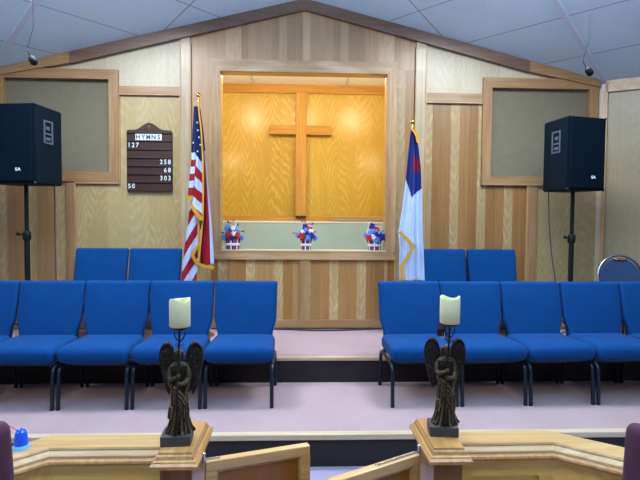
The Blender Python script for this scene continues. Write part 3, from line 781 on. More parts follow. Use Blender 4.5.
# American flag (outlines and stripes traced in image pixels, x right and y down)
t = thing('american_flag', 'American flag with gold fringe hanging from a pole left of the opening', 'flag', (-0.975, 5.0, Z2))
flag_pole(t, 2.27, 'ball')
def U(x, y, d): return ((x - 198.5 + (y - 107) * -0.012) * K, d, 2.643 - Z2 - (y - 107) * KZ)
MS = [M['red'], M['white'], M['navy']]
bm = bmesh.new()
def col1(x, y, s):
    if y < 153: return 2
    return 1 if int((y - 153) / 7.1) % 2 == 0 else 0
sheet(bm, [(107, 194.6, 196.6), (125, 194, 196.8), (150, 192.8, 196.8), (160, 193, 197.5), (175, 191.5, 196.5), (198, 189.6, 194.8)], 107, 197, 6, 90, lambda s, q: -0.025 - 0.02 * s - 0.012 * q + 0.01 * math.sin(s * 5), col1, U)
def col2(x, y, s):
    e = y - (155 + 8.5 * s)
    if e < 0: return 2
    return 1 if int(e / 10.3) % 2 == 0 else 0
sheet(bm, [(107, 196.6, 198.6), (125, 196.8, 201.2), (150, 196.8, 203), (160, 197.5, 203.6), (175, 196.5, 204), (198, 194.8, 204.2), (207, 194, 204.2), (214, 198.5, 204.2), (221, 203.6, 204.2)], 107, 221, 10, 114, lambda s, q: -0.045 - 0.012 * q + 0.03 * s * s - 0.01 * math.sin(s * 6), col2, U)
def col3(x, y, s):
    e = (y - 200) * 0.52 + (x - 190) * 0.9
    return 1 if int((e + 40) / 6.6) % 2 == 0 else 0
sheet(bm, [(195, 191, 198), (210, 190.3, 203), (220, 189.5, 203), (237, 187.5, 201.5), (247, 186, 200.2), (258, 185, 199.5), (280, 183, 199), (288, 182.5, 198.6)], 195, 288, 22, 110, lambda s, q: 0.012 + 0.022 * math.sin(s * 9.0 + q * 2) * q - 0.02 * q, col3, U)
def col4(x, y, s):
    if y < 150: return 2
    return 0 if s < 0.74 else 1
sheet(bm, [(107, 198, 199.5), (130, 200, 202.8), (165, 202.5, 206), (185, 203, 208), (215, 203.2, 211), (240, 202, 213), (266, 200.5, 214.6)], 107, 266, 12, 100, lambda s, q: 0.03 + 0.02 * math.sin(s * 8 + 1) * q, col4, U)
cl = obj('flag_cloth', bm, None, t, smooth=True, mats=MS, recalc=False)
md = cl.modifiers.new('thick', 'SOLIDIFY'); md.thickness = 0.003
fb = bmesh.new(); ribbon(fb, [(199, 108), (201.8, 130), (203.8, 160), (204.5, 190), (204.3, 220), (202, 248), (200.3, 263)], 1.5, U, -0.03); obj('fringe', fb, M['fringe'], cl)
fb = bmesh.new(); ribbon(fb, [(189.4, 198), (194.8, 198.4)], 4.6, U, -0.062); obj('fringe', fb, M['fringe'], cl)
fb = bmesh.new(); ribbon(fb, [(193.2, 204.5), (198, 212), (203.8, 220.5)], 3.6, U, -0.066); obj('fringe', fb, M['fringe'], cl)
fb = bmesh.new(); ribbon(fb, [(200.4, 246), (196.6, 251), (194.6, 256), (197, 261), (200.5, 265), (206, 267), (214.8, 268.6)], 3.0, U, -0.03); obj('fringe', fb, M['fringe'], cl)
fb = bmesh.new(); ribbon(fb, [(201, 266.5), (208, 268.2), (214.8, 269.4)], 3.6, U, 0.02); obj('fringe', fb, M['fringe'], cl)
for x, y in ((199.3, 131), (200.4, 138), (201.8, 145.5), (195, 143.5), (199.2, 152), (198.6, 123.5)): 
    sb = bmesh.new(); star(sb, U, x, y, 1.2, -0.062); obj('star', sb, M['white'], cl)
# Christian flag
t = thing('christian_flag', 'white church flag with blue canton and red cross hanging right of the opening', 'flag', (1.09, 4.95, Z2))
flag_pole(t, 2.04, 'ball')
def U(x, y, d): return ((x - 411.2) * K * 0.99, d, 2.445 - Z2 - (y - 130) * KZ * 0.99)
def inpoly(x, y, P):
    c = False
    for (x1, y1), (x2, y2) in zip(P, P[1:] + P[:1]):
        if (y1 > y) != (y2 > y) and x < (x2 - x1) * (y - y1) / (y2 - y1) + x1: c = not c
    return c
BL = [(400, 120), (405.3, 180.5), (410.6, 199), (420.5, 189.5), (425, 120)]
RC = [(412, 154.5), (414.6, 158), (417.6, 159.5), (418.4, 167), (419.2, 174.4), (416, 171.5), (414, 171), (412, 173.6), (410.5, 174), (411.0, 167), (411, 162)]
def colc(x, y, s):
    if inpoly(x, y, RC): return 2
    return 1 if inpoly(x, y, BL) else 0
bm = bmesh.new()
TB = [(130, 409.6, 411.6), (143, 408.3, 415.6), (150, 407.6, 416.8), (170, 406, 419.2), (190, 404.2, 420), (215, 401.5, 420.8), (234, 398.6, 421.6), (250, 400, 422.6), (269, 399.8, 423.6), (284, 400.2, 424.3)]
sheet(bm, TB, 130, 284, 36, 190, lambda s, q: -0.035 + (0.028 * math.sin(s * 10.5 + 0.6) + 0.012 * math.sin(s * 23)) * (0.35 + 0.65 * q), colc, U)
cl = obj('flag_cloth', bm, None, t, smooth=True, mats=[M['white'], M['chr_blue'], M['chr_red']], recalc=False)
md = cl.modifiers.new('thick', 'SOLIDIFY'); md.thickness = 0.003
fb = bmesh.new(); ribbon(fb, [(410, 130), (412.6, 132.5), (414.6, 137), (416, 143.5)], 2.6, U, -0.06); obj('fringe', fb, M['fringe'], cl)
fb = bmesh.new(); ribbon(fb, [(398.4, 234), (405, 240.5), (412.6, 248.5), (407, 259), (400.8, 269), (401.5, 276), (404, 283)], 3.0, U, -0.085); obj('fringe', fb, M['fringe'], cl)

# ------------------------------------------------------------------ flower pots on the sill
def bloom(bm, c, r, sky=False):
    ellipsoid(bm, c, (r * 0.55, r * 0.55, r * 0.5), 10)
    for lay, (n, tilt, rr) in enumerate(((7, 0.25, 1.0), (6, 0.75, 0.85), (4, 1.2, 0.6))):
        for k in range(n):
            a = 2 * PI * k / n + lay * 0.5 + random.uniform(-0.2, 0.2)
            d = Vector((math.cos(a) * math.cos(tilt), -math.sin(tilt), math.sin(a) * math.cos(tilt)))
            q = d.to_track_quat('X', 'Z').to_matrix()
            ellipsoid(bm, Vector(c) + d * r * 0.62 * rr, (r * 0.45, r * 0.42, r * 0.16), 8, rot=q)
def flower_pot(x, label, blooms, flag, picks, hw=0.068):
    t = thing('flower_pot', label, 'flower pot', (x, 5.39, OZ0 + 0.005), 0, 'patriotic flower pots on the sill')
    n = 28; bm = bmesh.new(); seq = [0, 0, 1, 1, 0, 0, 2, 2]
    r0, r1, h = hw * 0.82, hw, 0.118
    lo = [bm.verts.new((r0 * math.cos(2 * PI * k / n), r0 * 0.8 * math.sin(2 * PI * k / n), 0)) for k in range(n)]
    hi = [bm.verts.new((r1 * math.cos(2 * PI * k / n), r1 * 0.8 * math.sin(2 * PI * k / n), h * (1.0 if k % 2 else 0.97))) for k in range(n)]
    for k in range(n):
        f = bm.faces.new((lo[k], lo[(k + 1) % n], hi[(k + 1) % n], hi[k])); f.material_index = [0, 1, 2, 1][k % 4]
    bm.faces.new(lo[::-1]); f = bm.faces.new(hi); f.material_index = 1
    obj('pot', bm, None, t, mats=[M['pot_white'], M['pot_navy'], M['pot_red']])
    rb = bmesh.new(); lathe(rb, [(hw * 0.90, 0.04), (hw * 0.93, 0.045), (hw * 0.945, 0.062), (hw * 0.91, 0.066)], 24, sy=0.82)
    obj('ribbon', rb, M['pot_white'], t, smooth=True)
    for (bx, bz, r, c, by) in blooms:
        b = bmesh.new(); bloom(b, (bx, by, bz), r * 1.12); obj('bloom', b, M['petal_' + c], t, smooth=True)
    lf = bmesh.new()
    for k in range(14):
        a = 2 * PI * k / 14; v = Vector((math.cos(a) * 0.6, -0.4 + 0.5 * math.sin(a * 2), abs(math.sin(a)) + 0.2)).normalized()
        sweep(lf, [Vector((0, 0, 0.11)), Vector((0, 0, 0.11)) + v * 0.05, Vector((0, 0, 0.11)) + v * 0.11], [0.004, 0.014, 0.002], 5)
    obj('filler', lf, M['petal_navy'], t)
    for (ax, az, bx2, bz2, c) in picks:
        b = bmesh.new(); sweep(b, [(ax * 0.3, 0, 0.1), (ax, -0.01, az), (bx2, -0.02, bz2)], 0.0035, 6); ellipsoid(b, (bx2, -0.02, bz2), (0.011, 0.008, 0.009), 8)
        obj('pick', b, M[c], t, smooth=True)
    if flag:
        fx, fz, ang = flag
        fo = bmesh.new(); R = Matrix.Translation((fx, -0.03, fz)) @ Matrix.Rotation(ang, 4, 'Y')
        for i in range(7):
            s0, s1 = -0.032 + i * 0.064 / 7, -0.032 + (i + 1) * 0.064 / 7
            if s0 < -0.001 + 0.0: box(fo, 0.005, 0.058, -0.002, 0.002, s0, s1, 1 - i % 2 if i % 2 else 0)
            else: box(fo, 0.005, 0.058, -0.002, 0.002, s0, s1, i % 2)
        for f in fo.faces: pass
        box(fo, -0.05, 0.006, -0.0025, 0.0025, -0.032, 0.032, 2)
        sweep(fo, [(-0.052, 0, -0.12), (-0.052, 0, 0.045)], 0.003, 6, mi=1)
        bmesh.ops.transform(fo, matrix=R, verts=fo.verts[:])
        obj('small_flag', fo, None, t, mats=[M['petal_red'], M['petal_white'], M['petal_navy']])
G1 = -0.03; G2 = -0.055
flower_pot(-0.70, 'left flower pot of red, white and blue blooms on the sill beside the American flag',
    [(-0.082, 0.13, 0.036, 'sky', G1), (-0.03, 0.155, 0.036, 'red', G2), (0.022, 0.165, 0.03, 'white', G2), (0.062, 0.145, 0.034, 'red', G2), (0.105, 0.128, 0.03, 'sky', G1),
     (-0.005, 0.125, 0.03, 'navy', G2), (-0.005, 0.195, 0.036, 'navy', G1), (-0.05, 0.22, 0.036, 'sky', G1), (0.012, 0.22, 0.026, 'white', G2), (0.048, 0.195, 0.03, 'sky', G1)],
    None, [(-0.03, 0.2, -0.045, 0.29, 'pot_navy'), (0.0, 0.2, 0.012, 0.305, 'pot_red'), (0.03, 0.2, 0.06, 0.26, 'pot_navy'), (-0.01, 0.2, -0.02, 0.28, 'pot_red'), (0.03, 0.2, 0.04, 0.29, 'petal_white'), (0.06, 0.18, 0.115, 0.19, 'steel_dark'), (-0.05, 0.17, -0.1, 0.175, 'pot_navy')], 0.086)
flower_pot(0.072, 'middle flower pot with a small flag, centred on the sill under the cross',
    [(-0.085, 0.155, 0.03, 'sky', G1), (-0.03, 0.175, 0.03, 'white', G1), (-0.045, 0.14, 0.038, 'red', G2), (0.02, 0.128, 0.036, 'sky', G2), (0.06, 0.15, 0.034, 'navy', G2),
     (0.095, 0.13, 0.032, 'sky', G1), (0.05, 0.19, 0.03, 'white', G1), (0.015, 0.165, 0.03, 'navy', G2), (-0.005, 0.2, 0.03, 'petal' and 'sky', G1)],
    (0.012, 0.235, 0.08), [(-0.02, 0.2, -0.04, 0.30, 'pot_red'), (0.03, 0.2, 0.07, 0.275, 'steel_dark'), (-0.06, 0.17, -0.13, 0.175, 'pot_red'), (0.0, 0.2, -0.01, 0.3, 'pot_red'), (0.05, 0.18, 0.1, 0.19, 'pot_red')], 0.064)
flower_pot(0.80, 'right flower pot with a tilted small flag at the right end of the sill',
    [(-0.098, 0.16, 0.026, 'sky', G1), (-0.07, 0.13, 0.036, 'red', G2), (-0.02, 0.137, 0.032, 'white', G2), (0.02, 0.11, 0.034, 'sky', G2), (0.07, 0.14, 0.042, 'navy', G2),
     (0.088, 0.16, 0.034, 'sky', G1), (-0.045, 0.175, 0.034, 'sky', G1), (-0.005, 0.19, 0.036, 'sky', G1), (0.04, 0.16, 0.028, 'white', G1), (0.01, 0.165, 0.03, 'navy', G2)],
    (-0.012, 0.245, 0.3), [(0.06, 0.18, 0.085, 0.2, 'steel_dark'), (0.02, 0.18, 0.05, 0.21, 'pot_red')], 0.08)

# ------------------------------------------------------------------ communion rail, posts, gates
ZR = 0.66
def sect_sweep(bm, prof, A, Bp, mi=0):
    """prof: closed outline of (offset towards the viewer side, z); A,B: end lines as functions offset -> (x,y)"""
    a = [bm.verts.new((*A(o), z)) for o, z in prof]; b = [bm.verts.new((*Bp(o), z)) for o, z in prof]
    n = len(prof)
    for i in range(n): bm.faces.new((a[i], a[(i + 1) % n], b[(i + 1) % n], b[i])).material_index = mi if i < 8 or n < 10 else 1  # lower moulding takes the darker amber, its shading put into the colour
    bm.faces.new(a[::-1]).material_index = mi; bm.faces.new(b).material_index = mi
capprof = [(0.0, ZR - 0.03), (0.0, ZR - 0.004), (0.004, ZR), (0.118, ZR), (0.122, ZR - 0.006), (0.122, ZR - 0.012), (0.134, ZR - 0.020), (0.140, ZR - 0.026), (0.142, ZR - 0.036), (0.153, ZR - 0.042), (0.156, ZR - 0.05), (0.150, ZR - 0.06), (0.132, ZR - 0.064), (0.12, ZR - 0.07), (0.0, ZR - 0.07)]
def rail(side, label, xpost, corner, ang, wing):
    t = thing('communion_rail', label, 'communion rail', (0, 0, 0), 0, 'communion rail halves')
    YB = 2.155
    nm = Vector((0, -1)); d = Vector((side * math.cos(ang), -math.sin(ang))); nw = Vector((-side * math.sin(ang), -math.cos(ang)))
    C = Vector(corner)
    mv = (nm + nw).normalized(); mv = mv / mv.dot(nm)
    P0 = lambda o: (xpost, YB - o)
    P1 = lambda o: tuple(C + mv * o)
    P2 = lambda o: tuple(C + d * wing + nw * o)
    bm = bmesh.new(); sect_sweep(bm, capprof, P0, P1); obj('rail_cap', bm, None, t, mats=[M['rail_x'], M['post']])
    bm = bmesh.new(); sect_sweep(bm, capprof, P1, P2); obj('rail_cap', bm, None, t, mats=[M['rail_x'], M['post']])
    def slab(o0, o1, z0, z1, A, Bq, s0=0.0, s1=1.0):
        b = bmesh.new()
        f = lambda s: (lambda o: tuple(Vector(A(o)) * (1 - s) + Vector(Bq(o)) * s))
        sect_sweep(b, [(o0, z0), (o0, z1), (o1, z1), (o1, z0)], f(s0), f(s1)); return b
    for A, Bq in ((P0, P1), (P1, P2)):
        obj('panel', slab(0.05, 0.1, 0.0, ZR - 0.07, A, Bq), M['rail_z'], t)
        obj('frame_rail', slab(0.1, 0.116, ZR - 0.14, ZR - 0.07, A, Bq), M['rail_z'], t)
        obj('frame_rail', slab(0.1, 0.116, 0.0, 0.09, A, Bq), M['rail_z'], t)
        for s in ((0.0, 0.14), (0.86, 1.0)): obj('stile', slab(0.1, 0.116, 0.09, ZR - 0.14, A, Bq, *s), M['rail_z'], t)
    return t
tl = rail(-1, 'left half of the pale oak communion rail with an angled wing', -0.55, (-1.036, 2.155), math.radians(43), 0.42)
trr = rail(1, 'right half of the pale oak communion rail with an angled wing', 0.66, (1.1, 2.16), math.radians(37), 0.45)
def post(t, x0, x1, y0, y1):
    bx = 0.028
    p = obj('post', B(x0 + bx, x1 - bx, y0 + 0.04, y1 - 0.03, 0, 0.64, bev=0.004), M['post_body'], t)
    bm = bmesh.new(); rings = []
    for ins, z in ((0.012, 0.632), (0.0, 0.640), (0.0, 0.652), (0.008, 0.660), (0.009, 0.664), (0.016, 0.668), (0.020, 0.680), (0.024, 0.684), (0.026, 0.692)):
        rings.append([bm.verts.new(q) for q in ((x0 + ins, y0 + ins * 1.3, z), (x1 - ins, y0 + ins * 1.3, z), (x1 - ins, y1 - ins, z), (x0 + ins, y1 - ins, z))])
    for a, b in zip(rings, rings[1:]):
        for k in range(4): bm.faces.new((a[k], a[(k + 1) % 4], b[(k + 1) % 4], b[k]))
    bm.faces.new(rings[0][::-1]); bm.faces.new(rings[-1])
    obj('post_cap', bm, M['post'], p)
post(tl, -0.552, -0.374, 1.880, 2.235); post(trr, 0.504, 0.674, 1.895, 2.25)
def gate(label, hinge, ang, side, L=0.435):
    t = thing('gate', label, 'gate', (*hinge, 0), ang, 'communion rail gates')
    zt, zb = 0.62, 0.05
    if side < 0: X = lambda u: u
    else: X = lambda u: -u
    def bx(u0, u1, y0, y1, z0, z1, bev=0.0): a, b = sorted((X(u0), X(u1))); return B(a, b, y0, y1, z0, z1, bev=bev)
    obj('panel', bx(0.03, L - 0.03, -0.008, 0.008, zb + 0.03, zt - 0.03), M['gate_panel'], t)
    obj('top_rail', bx(0.0, L, -0.019, 0.019, zt - 0.042, zt, 0.005), M['gate'], t)
    obj('bottom_rail', bx(0.0, L, -0.019, 0.019, zb, zb + 0.045, 0.005), M['gate'], t)
    obj('stile', bx(0.0, 0.042, -0.0185, 0.0185, zb + 0.045, zt - 0.042), M['gate'], t)
    obj('stile', bx(L - 0.042, L, -0.0185, 0.0185, zb + 0.045, zt - 0.042), M['gate'], t)
    bm = bmesh.new()
    for (u0, u1, z0, z1, w) in ((0.042, L - 0.042, zt - 0.05, zt - 0.042, 0.014), (0.042, L - 0.042, zb + 0.045, zb + 0.053, 0.014)):
        a, b = sorted((X(u0), X(u1))); box(bm, a, b, -w, w, z0, z1)
    for (u0, u1) in ((0.042, 0.05), (L - 0.05, L - 0.042)):
        a, b = sorted((X(u0), X(u1))); box(bm, a, b, -0.014, 0.014, zb + 0.053, zt - 0.05)
    obj('panel_moulding', bm, M['post'], t)
    bm = bmesh.new(); sweep(bm, [(X(-0.006), -0.004, zt - 0.01), (X(-0.006), -0.004, zt + 0.026)], 0.006, 10); ellipsoid(bm, (X(-0.006), -0.004, zt + 0.028), (0.009, 0.009, 0.007), 10)
    h = obj('hinge', bm, M['chrome'], t, smooth=40)
    l = 0.06 if side < 0 else 0.22
    obj('hinge_plate', bx(0.0, l, -0.006, 0.006, zt, zt + 0.003), M['chrome'], h)
gate('wooden gate hung on the left rail post, standing ajar towards the steps', (-0.366, 2.0), math.atan2(0.139, 0.417), -1)
gate('wooden gate hung on the right rail post, swung towards the viewer', (0.492, 2.045), math.atan2(0.21, 0.366), 1)

# ------------------------------------------------------------------ angel candle holders
CX = 0.016
def angel(label, loc, rz=0.0):
    t = thing('angel_candle_holder', label, 'statue', loc, rz, 'bronze angel candle holders on the rail posts')
    obj('pedestal', B(-0.0575, 0.0575, -0.052, 0.052, 0, 0.04, bev=0.003), M['plaque'], t)
    FX = 0.008
    def shrink(b):
        for v in b.verts: v.co = (v.co.x * 0.90, v.co.y * 0.92, 0.038 + (v.co.z - 0.038) * 0.893)
    # robed figure: one continuous surface (folded robe, torso, neck, head, arms fused)
    bm = bmesh.new()
    prof = [(0.038, .058, .046), (0.048, .060, .046), (0.06, .053, .041), (0.085, .045, .035), (0.12, .040, .031), (0.16, .037, .029), (0.20, .036, .027), (0.235, .034, .025),
            (0.262, .029, .022), (0.285, .030, .022), (0.305, .034, .024), (0.325, .038, .024), (0.340, .038, .022), (0.350, .028, .018), (0.356, .012, .012), (0.364, .0095, .0105), (0.372, .0125, .014), (0.384, .0155, .018),
            (0.396, .0155, .018), (0.406, .011, .013), (0.412, .003, .003)]
    n = 56; rings = []
    for z, a, b in prof:
        am = max(0.0, min(1.0, (0.30 - z) / 0.2)) * 0.13
        ring = []
        for k in range(n):
            th = 2 * PI * k / n
            f = 1 + am * math.sin(9 * th + 7 * z) * (0.6 + 0.4 * math.sin(3 * th + 11 * z)) + am * 0.5 * math.sin(17 * th - 30 * z)
            if z < 0.055: f *= 1 + 0.05 * math.sin(9 * th)
            ring.append(bm.verts.new((a * f * math.cos(th), b * f * math.sin(th) - (0.004 if z > 0.35 else 0), z)))
        rings.append(ring)
    for a, b in zip(rings, rings[1:]):
        for k in range(n): bm.faces.new((a[k], a[(k + 1) % n], b[(k + 1) % n], b[k]))
    bm.faces.new(rings[0][::-1]); bm.faces.new(rings[-1])
    # upper arms close to the sides, forearms brought together on the staff
    sweep(bm, [(-.028, 0.002, .337), (-.038, -.002, .315), (-.040, -.010, .290), (-.030, -.026, .280), (-.010, -.038, .292), (.002, -.041, .302)], [.011, .0125, .013, .012, .009, .0075], 10)
    sweep(bm, [(.028, 0.002, .337), (.039, -.002, .312), (.041, -.010, .284), (.032, -.026, .266), (.014, -.038, .264), (.002, -.041, .268)], [.011, .0125, .013, .012, .009, .0075], 10)
    for z0, x0 in ((.302, .002), (.268, .002)):   # fingers closed round the staff
        for k in range(4): sweep(bm, [(x0 - .008, -.040, z0 + .006 - k * .004), (x0, -.0475, z0 + .006 - k * .004), (x0 + .008, -.041, z0 + .006 - k * .004)], .0022, 6)
    # hanging sleeves
    sweep(bm, [(-.036, -.014, .285), (-.034, -.022, .262), (-.028, -.026, .232)], [.012, .010, .003], 8)
    sweep(bm, [(.038, -.014, .278), (.036, -.022, .25), (.032, -.026, .215)], [.012, .010, .003], 8)
    # mantle folds swept across the hips and falling down one side
    for q in range(4):
        dz = q * .014
        sweep(bm, [(-.034, -.010, .262 - dz * .6), (-.016, -.026, .246 - dz), (.008, -.030, .226 - dz * 1.5), (.026, -.026, .200 - dz * 2), (.036, -.016, .165 - dz * 2)], [.003, .005, .0055, .005, .003], 8)
    for q in range(3):
        sweep(bm, [(.022 + q * .008, -.026 + q * .006, .18), (.026 + q * .008, -.028 + q * .006, .14), (.024 + q * .009, -.030 + q * .006, .115 - q * .006)], [.003, .0055, .003], 8)
        sweep(bm, [(-.040 + q * .007, -.012 - q * .006, .16), (-.042 + q * .007, -.016 - q * .006, .13), (-.046 + q * .006, -.018 - q * .006, .105)], [.003, .005, .003], 8)
    ellipsoid(bm, (0, .004, .392), (.018, .0185, .020), 14)                 # hair
    for s in (-1, 1): sweep(bm, [(s * .013, -.006, .402), (s * .0175, .0, .385), (s * .017, .006, .362), (s * .012, .01, .345)], [.005, .007, .007, .004], 8)
    ellipsoid(bm, (0, -.018, .380), (.0028, .005, .0045), 8)                # nose
    ellipsoid(bm, (0, -.0165, .3725), (.005, .003, .0016), 8)               # mouth
    for s in (-1, 1):
        ellipsoid(bm, (s * .006, -.0165, .386), (.0032, .0025, .0017), 8)
    shrink(bm); bmesh.ops.translate(bm, verts=bm.verts[:], vec=(FX, 0, 0))
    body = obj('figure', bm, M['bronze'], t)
    md = body.modifiers.new('fuse', 'REMESH'); md.mode = 'VOXEL'; md.voxel_size = 0.0018; md.use_smooth_shade = True
    # wings: high arched leading edge, rows of overlapping feathers falling to a point
    for s in (-1, 1):
        bm = bmesh.new()
        lead = [(.010, .300), (.020, .335), (.029, .375), (.039, .412), (.052, .428), (.066, .424), (.079, .405), (.086, .375), (.086, .335), (.080, .29), (.070, .245), (.058, .205), (.048, .19), (.040, .215), (.030, .255)]
        pl = fillet(lead, [0.004] * len(lead), 2)
        def wy(x): return 0.030 + 0.22 * max(0, x - 0.01) * (1 - 3.0 * x)
        prism(bm, pl, lambda a, b, k: (s * a, wy(a) + (0.010 if k else 0.0), b))
        def feather(px, pz, dx, dz, L, w, lift):
            d = Vector((dx, dz)).normalized(); q = Vector((-d.y, d.x))
            pts = [(0, -w * .5), (L * .25, -w * .62), (L * .6, -w * .6), (L * .88, -w * .36), (L, 0), (L * .88, w * .36), (L * .6, w * .6), (L * .25, w * .62), (0, w * .5)]
            o2 = [(px + d.x * u + q.x * v, pz + d.y * u + q.y * v, u / L, v / w) for u, v in pts]
            A = [bm.verts.new((s * x, wy(x) - lift * (0.35 + 0.65 * u) + 0.001 + 0.006 * abs(v), z)) for x, z, u, v in o2]
            Bq = [bm.verts.new((s * x, wy(x) + 0.006, z)) for x, z, u, v in o2]
            bm.faces.new(A); bm.faces.new(Bq[::-1])
            for i in range(9): bm.faces.new((A[i], Bq[i], Bq[(i + 1) % 9], A[(i + 1) % 9]))
        for i in range(9):   # long flight feathers
            f = i / 8; feather(.024 + .056 * f, .275 + .075 * math.sin(f * 1.9), -0.1 + 0.12 * f - .25 * f * f, -1, .075 + .055 * math.sin(f * 2.6), .0135, .005)
        for i in range(8):
            f = i / 7; feather(.024 + .054 * f, .318 + .055 * math.sin(f * 1.9), -.05 + .1 * f, -1, .062, .0135, .007)
        for i in range(8):
            f = i / 7; feather(.028 + .052 * f, .352 + .045 * math.sin(f * 2.3), .0 + .15 * f, -1, .045, .0125, .009)
        for i in range(7):
            f = i / 6; feather(.036 + .044 * f, .385 + .030 * math.sin(f * 2.8), .05 + .15 * f, -1, .034, .0125, .010)
        edge = [(.011, .305), (.020, .335), (.029, .375), (.039, .412), (.052, .427), (.066, .423), (.079, .404), (.085, .375), (.085, .345)]
        sweep(bm, [(s * x, wy(x) + 0.002, z) for x, z in edge], [.005, .007, .008, .0085, .0085, .008, .007, .006, .003], 8)
        sweep(bm, [(s * .008, .018, .315), (s * .016, .03, .335)], [.01, .008], 8)
        bmesh.ops.scale(bm, verts=bm.verts[:], vec=(1.06, 1, 1)); shrink(bm); bmesh.ops.translate(bm, verts=bm.verts[:], vec=(FX + 0.002, 0, 0))
        obj('wing', bm, M['bronze_dark'], t, smooth=45)
    bm = bmesh.new(); sweep(bm, [(.002, -.048, .039), (.006, -.0425, .2), (.009, -.0405, .26), (.012, -.0385, .36), (CX, -.035, .452)], [.0036, .0036, .0038, .0038, .0045], 10)
    for s in (-1, 1): # scrolls under the cup
        sweep(bm, [(CX, -.037, .405), (CX + s * .012, -.037, .417), (CX + s * .021, -.037, .436), (CX + s * .018, -.037, .450)], .0025, 6)
        sweep(bm, [(CX, -.038, .400), (CX + s * .010, -.04, .390), (CX + s * .015, -.04, .397), (CX + s * .011, -.04, .404)], .0022, 6)
    obj('staff', bm, M['bronze_dark'], t, smooth=45)
    bm = bmesh.new(); lathe(bm, [(0.0, .448), (.010, .448), (.022, .456), (.034, .459), (.036, .462), (.036, .4655), (0.0, .4655)], 24, (CX, -.03, 0)); obj('candle_cup', bm, M['bronze_dark'], t, smooth=40)
    return t
A1 = (-0.478, 2.012, 0.692); A2 = (0.604, 2.075, 0.692)
a0 = angel('bronze angel statue candle holder on the left rail post', A1, math.radians(4))
a1 = dup(a0, A2, math.radians(-7), 'bronze angel statue candle holder on the right rail post')
obj('bracket', B(-0.036, -0.008, -0.05, -0.032, 0.415, 0.447, bev=0.003), M['bronze_dark'], a1)
def candle(label, loc, rz):
    t = thing('pillar_candle', label, 'candle', loc, rz, 'ivory pillar candles on the angels')
    bm = bmesh.new(); n = 40; R = 0.0402; H = 0.112
    def top(th): return H - 0.006 + 0.005 * math.sin(th * 2 + 0.6) + 0.003 * math.sin(3 * th + 2)
    def ring(r, zf): return [bm.verts.new((r * math.cos(2 * PI * k / n), r * math.sin(2 * PI * k / n), zf(2 * PI * k / n))) for k in range(n)]
    rs = [ring(R - 0.003, lambda a: 0.0), ring(R, lambda a: 0.003), ring(R, lambda a: 0.06), ring(R, lambda a: top(a) - 0.004), ring(R - 0.002, top), ring(R - 0.007, lambda a: top(a) - 0.001), ring(R - 0.0085, lambda a: top(a) - 0.006), ring(R - 0.01, lambda a: 0.066), ring(0.004, lambda a: 0.064)]
    for a, b in zip(rs, rs[1:]):
        for k in range(n): bm.faces.new((a[k], a[(k + 1) % n], b[(k + 1) % n], b[k]))
    bm.faces.new(rs[0][::-1]); bm.faces.new(rs[-1])
    obj('wax_body', bm, M['wax'], t, smooth=50)
    bm = bmesh.new(); sweep(bm, [(0, 0, 0.062), (0, 0, 0.078), (0.002, 0, 0.086)], [0.004, 0.004, 0.002], 8); obj('wick', bm, M['black'], t)
def ontop(A, rz):
    x, y = rot2(CX, -0.03, rz); return (A[0] + x, A[1] + y, A[2] + 0.466)
candle('ivory pillar candle standing on the left angel statue', ontop(A1, math.radians(4)), 0.3)
candle('ivory pillar candle standing on the right angel statue', ontop(A2, math.radians(-7)), 2.2)

# ------------------------------------------------------------------ blue cup on the rail
t = thing('plastic_cup', 'small bright blue upturned cup with a red stick on the left rail wing', 'cup', (-1.100, 2.04, ZR))
bm = bmesh.new(); lathe(bm, [(0.0, 0.012), (0.0265, 0.012), (0.0255, 0.03), (0.0215, 0.058), (0.019, 0.066), (0.010, 0.070), (0.0, 0.070)], 24)
for a in (0.3, 1.9, 3.4, 5.0): ellipsoid(bm, (0.012 * math.cos(a), 0.012 * math.sin(a), 0.068), (0.0055, 0.0055, 0.008), 8)
obj('cup_body', bm, M['cup_blue'], t, smooth=40)
bm = bmesh.new(); lathe(bm, [(0.0, 0.0), (0.033, 0.0), (0.033, 0.004), (0.028, 0.013), (0.0, 0.013)], 24); obj('rim', bm, M['cup_pale'], t, smooth=40)
bm = bmesh.new(); sweep(bm, [(-0.008, 0, 0.066), (-0.055, 0.0, 0.094)], 0.0022, 6); obj('stick', bm, M['stick_red'], t)

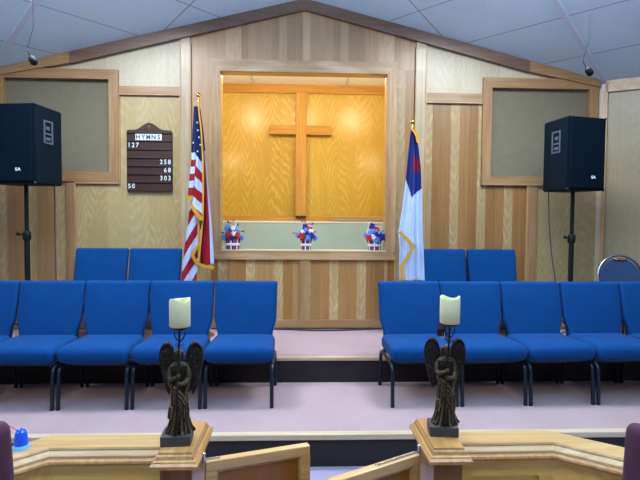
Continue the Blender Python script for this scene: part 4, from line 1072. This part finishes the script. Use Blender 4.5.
# ------------------------------------------------------------------ light
def area(name, loc, target, sx, sy, power, col):
    l = bpy.data.lights.new(name, 'AREA'); l.shape = 'RECTANGLE'; l.size = sx; l.size_y = sy; l.energy = power; l.color = col
    o = bpy.data.objects.new(name, l); COL.objects.link(o); o.location = loc
    o.rotation_euler = (Vector(target) - Vector(loc)).to_track_quat('-Z', 'Y').to_euler(); return o
COOL = (0.90, 0.95, 1.0)
for i, (x, y, pw) in enumerate(((-1.7, 3.8, 88), (1.8, 3.8, 88), (-2.6, 1.0, 28), (2.7, 1.0, 28), (-0.9, -0.4, 42), (0.9, -0.4, 42))):
    z = zc(x, y) - 0.08
    o = area('ceiling_troffer', (x, y, z), (x * 0.92, y + 0.1, 0), 0.6, 1.2, pw, COOL)
    if y > 3: o.data.spread = math.radians(165)
for x, y in ((-1.7, 1.2), (1.8, 1.2), (0.05, 1.8)): area('added_uplight', (x, y, zc(x, y) - 1.3), (x, y + 0.25, 9), 0.5, 0.5, 98, (0.62, 0.77, 1.0))  # added fill without any fixture, brightens the ceiling
WARM = (1.0, 0.90, 0.66)
for x in (-0.75, 0.05, 0.85):
    l = bpy.data.lights.new('baptistry_bulb', 'POINT'); l.energy = 18; l.shadow_soft_size = 0.05; l.color = WARM
    o = bpy.data.objects.new('baptistry_bulb', l); COL.objects.link(o); o.location = (x, YW + 0.28, 3.165)
for sx in (-1, 1):
    l = bpy.data.lights.new('baptistry_side_bulb', 'POINT'); l.energy = 7; l.shadow_soft_size = 0.06; l.color = WARM
    o = bpy.data.objects.new('baptistry_side_bulb', l); COL.objects.link(o); o.location = (XC + sx * 1.1, YW + 0.35, 2.5)
w = bpy.data.worlds.new('World'); SC.world = w; w.use_nodes = True
w.node_tree.nodes['Background'].inputs[0].default_value = (0.80, 0.86, 1.0, 1); w.node_tree.nodes['Background'].inputs[1].default_value = 0.2

# ------------------------------------------------------------------ camera
cam = bpy.data.cameras.new('Camera'); co = bpy.data.objects.new('Camera', cam); COL.objects.link(co)
cam.sensor_width = 36; cam.lens = 510 / 640 * 36; cam.clip_end = 100; cam.clip_start = 0.05
yaw, pit, rol = (math.radians(v) for v in (2.35, 2.4, 0.45))
F = Vector((math.sin(yaw) * math.cos(pit), math.cos(yaw) * math.cos(pit), -math.sin(pit)))
R0 = Vector((math.cos(yaw), -math.sin(yaw), 0)); U0 = R0.cross(F)
Rv = R0 * math.cos(rol) + U0 * math.sin(rol); Uv = U0 * math.cos(rol) - R0 * math.sin(rol)
co.matrix_world = Matrix(((Rv.x, Uv.x, -F.x, 0), (Rv.y, Uv.y, -F.y, 0), (Rv.z, Uv.z, -F.z, 1.58), (0, 0, 0, 1)))
SC.camera = co
vs = SC.view_settings; vs.view_transform = 'Standard'; vs.look = 'None'; vs.gamma = 1.0; vs.exposure = 0.0; vs.use_curve_mapping = False
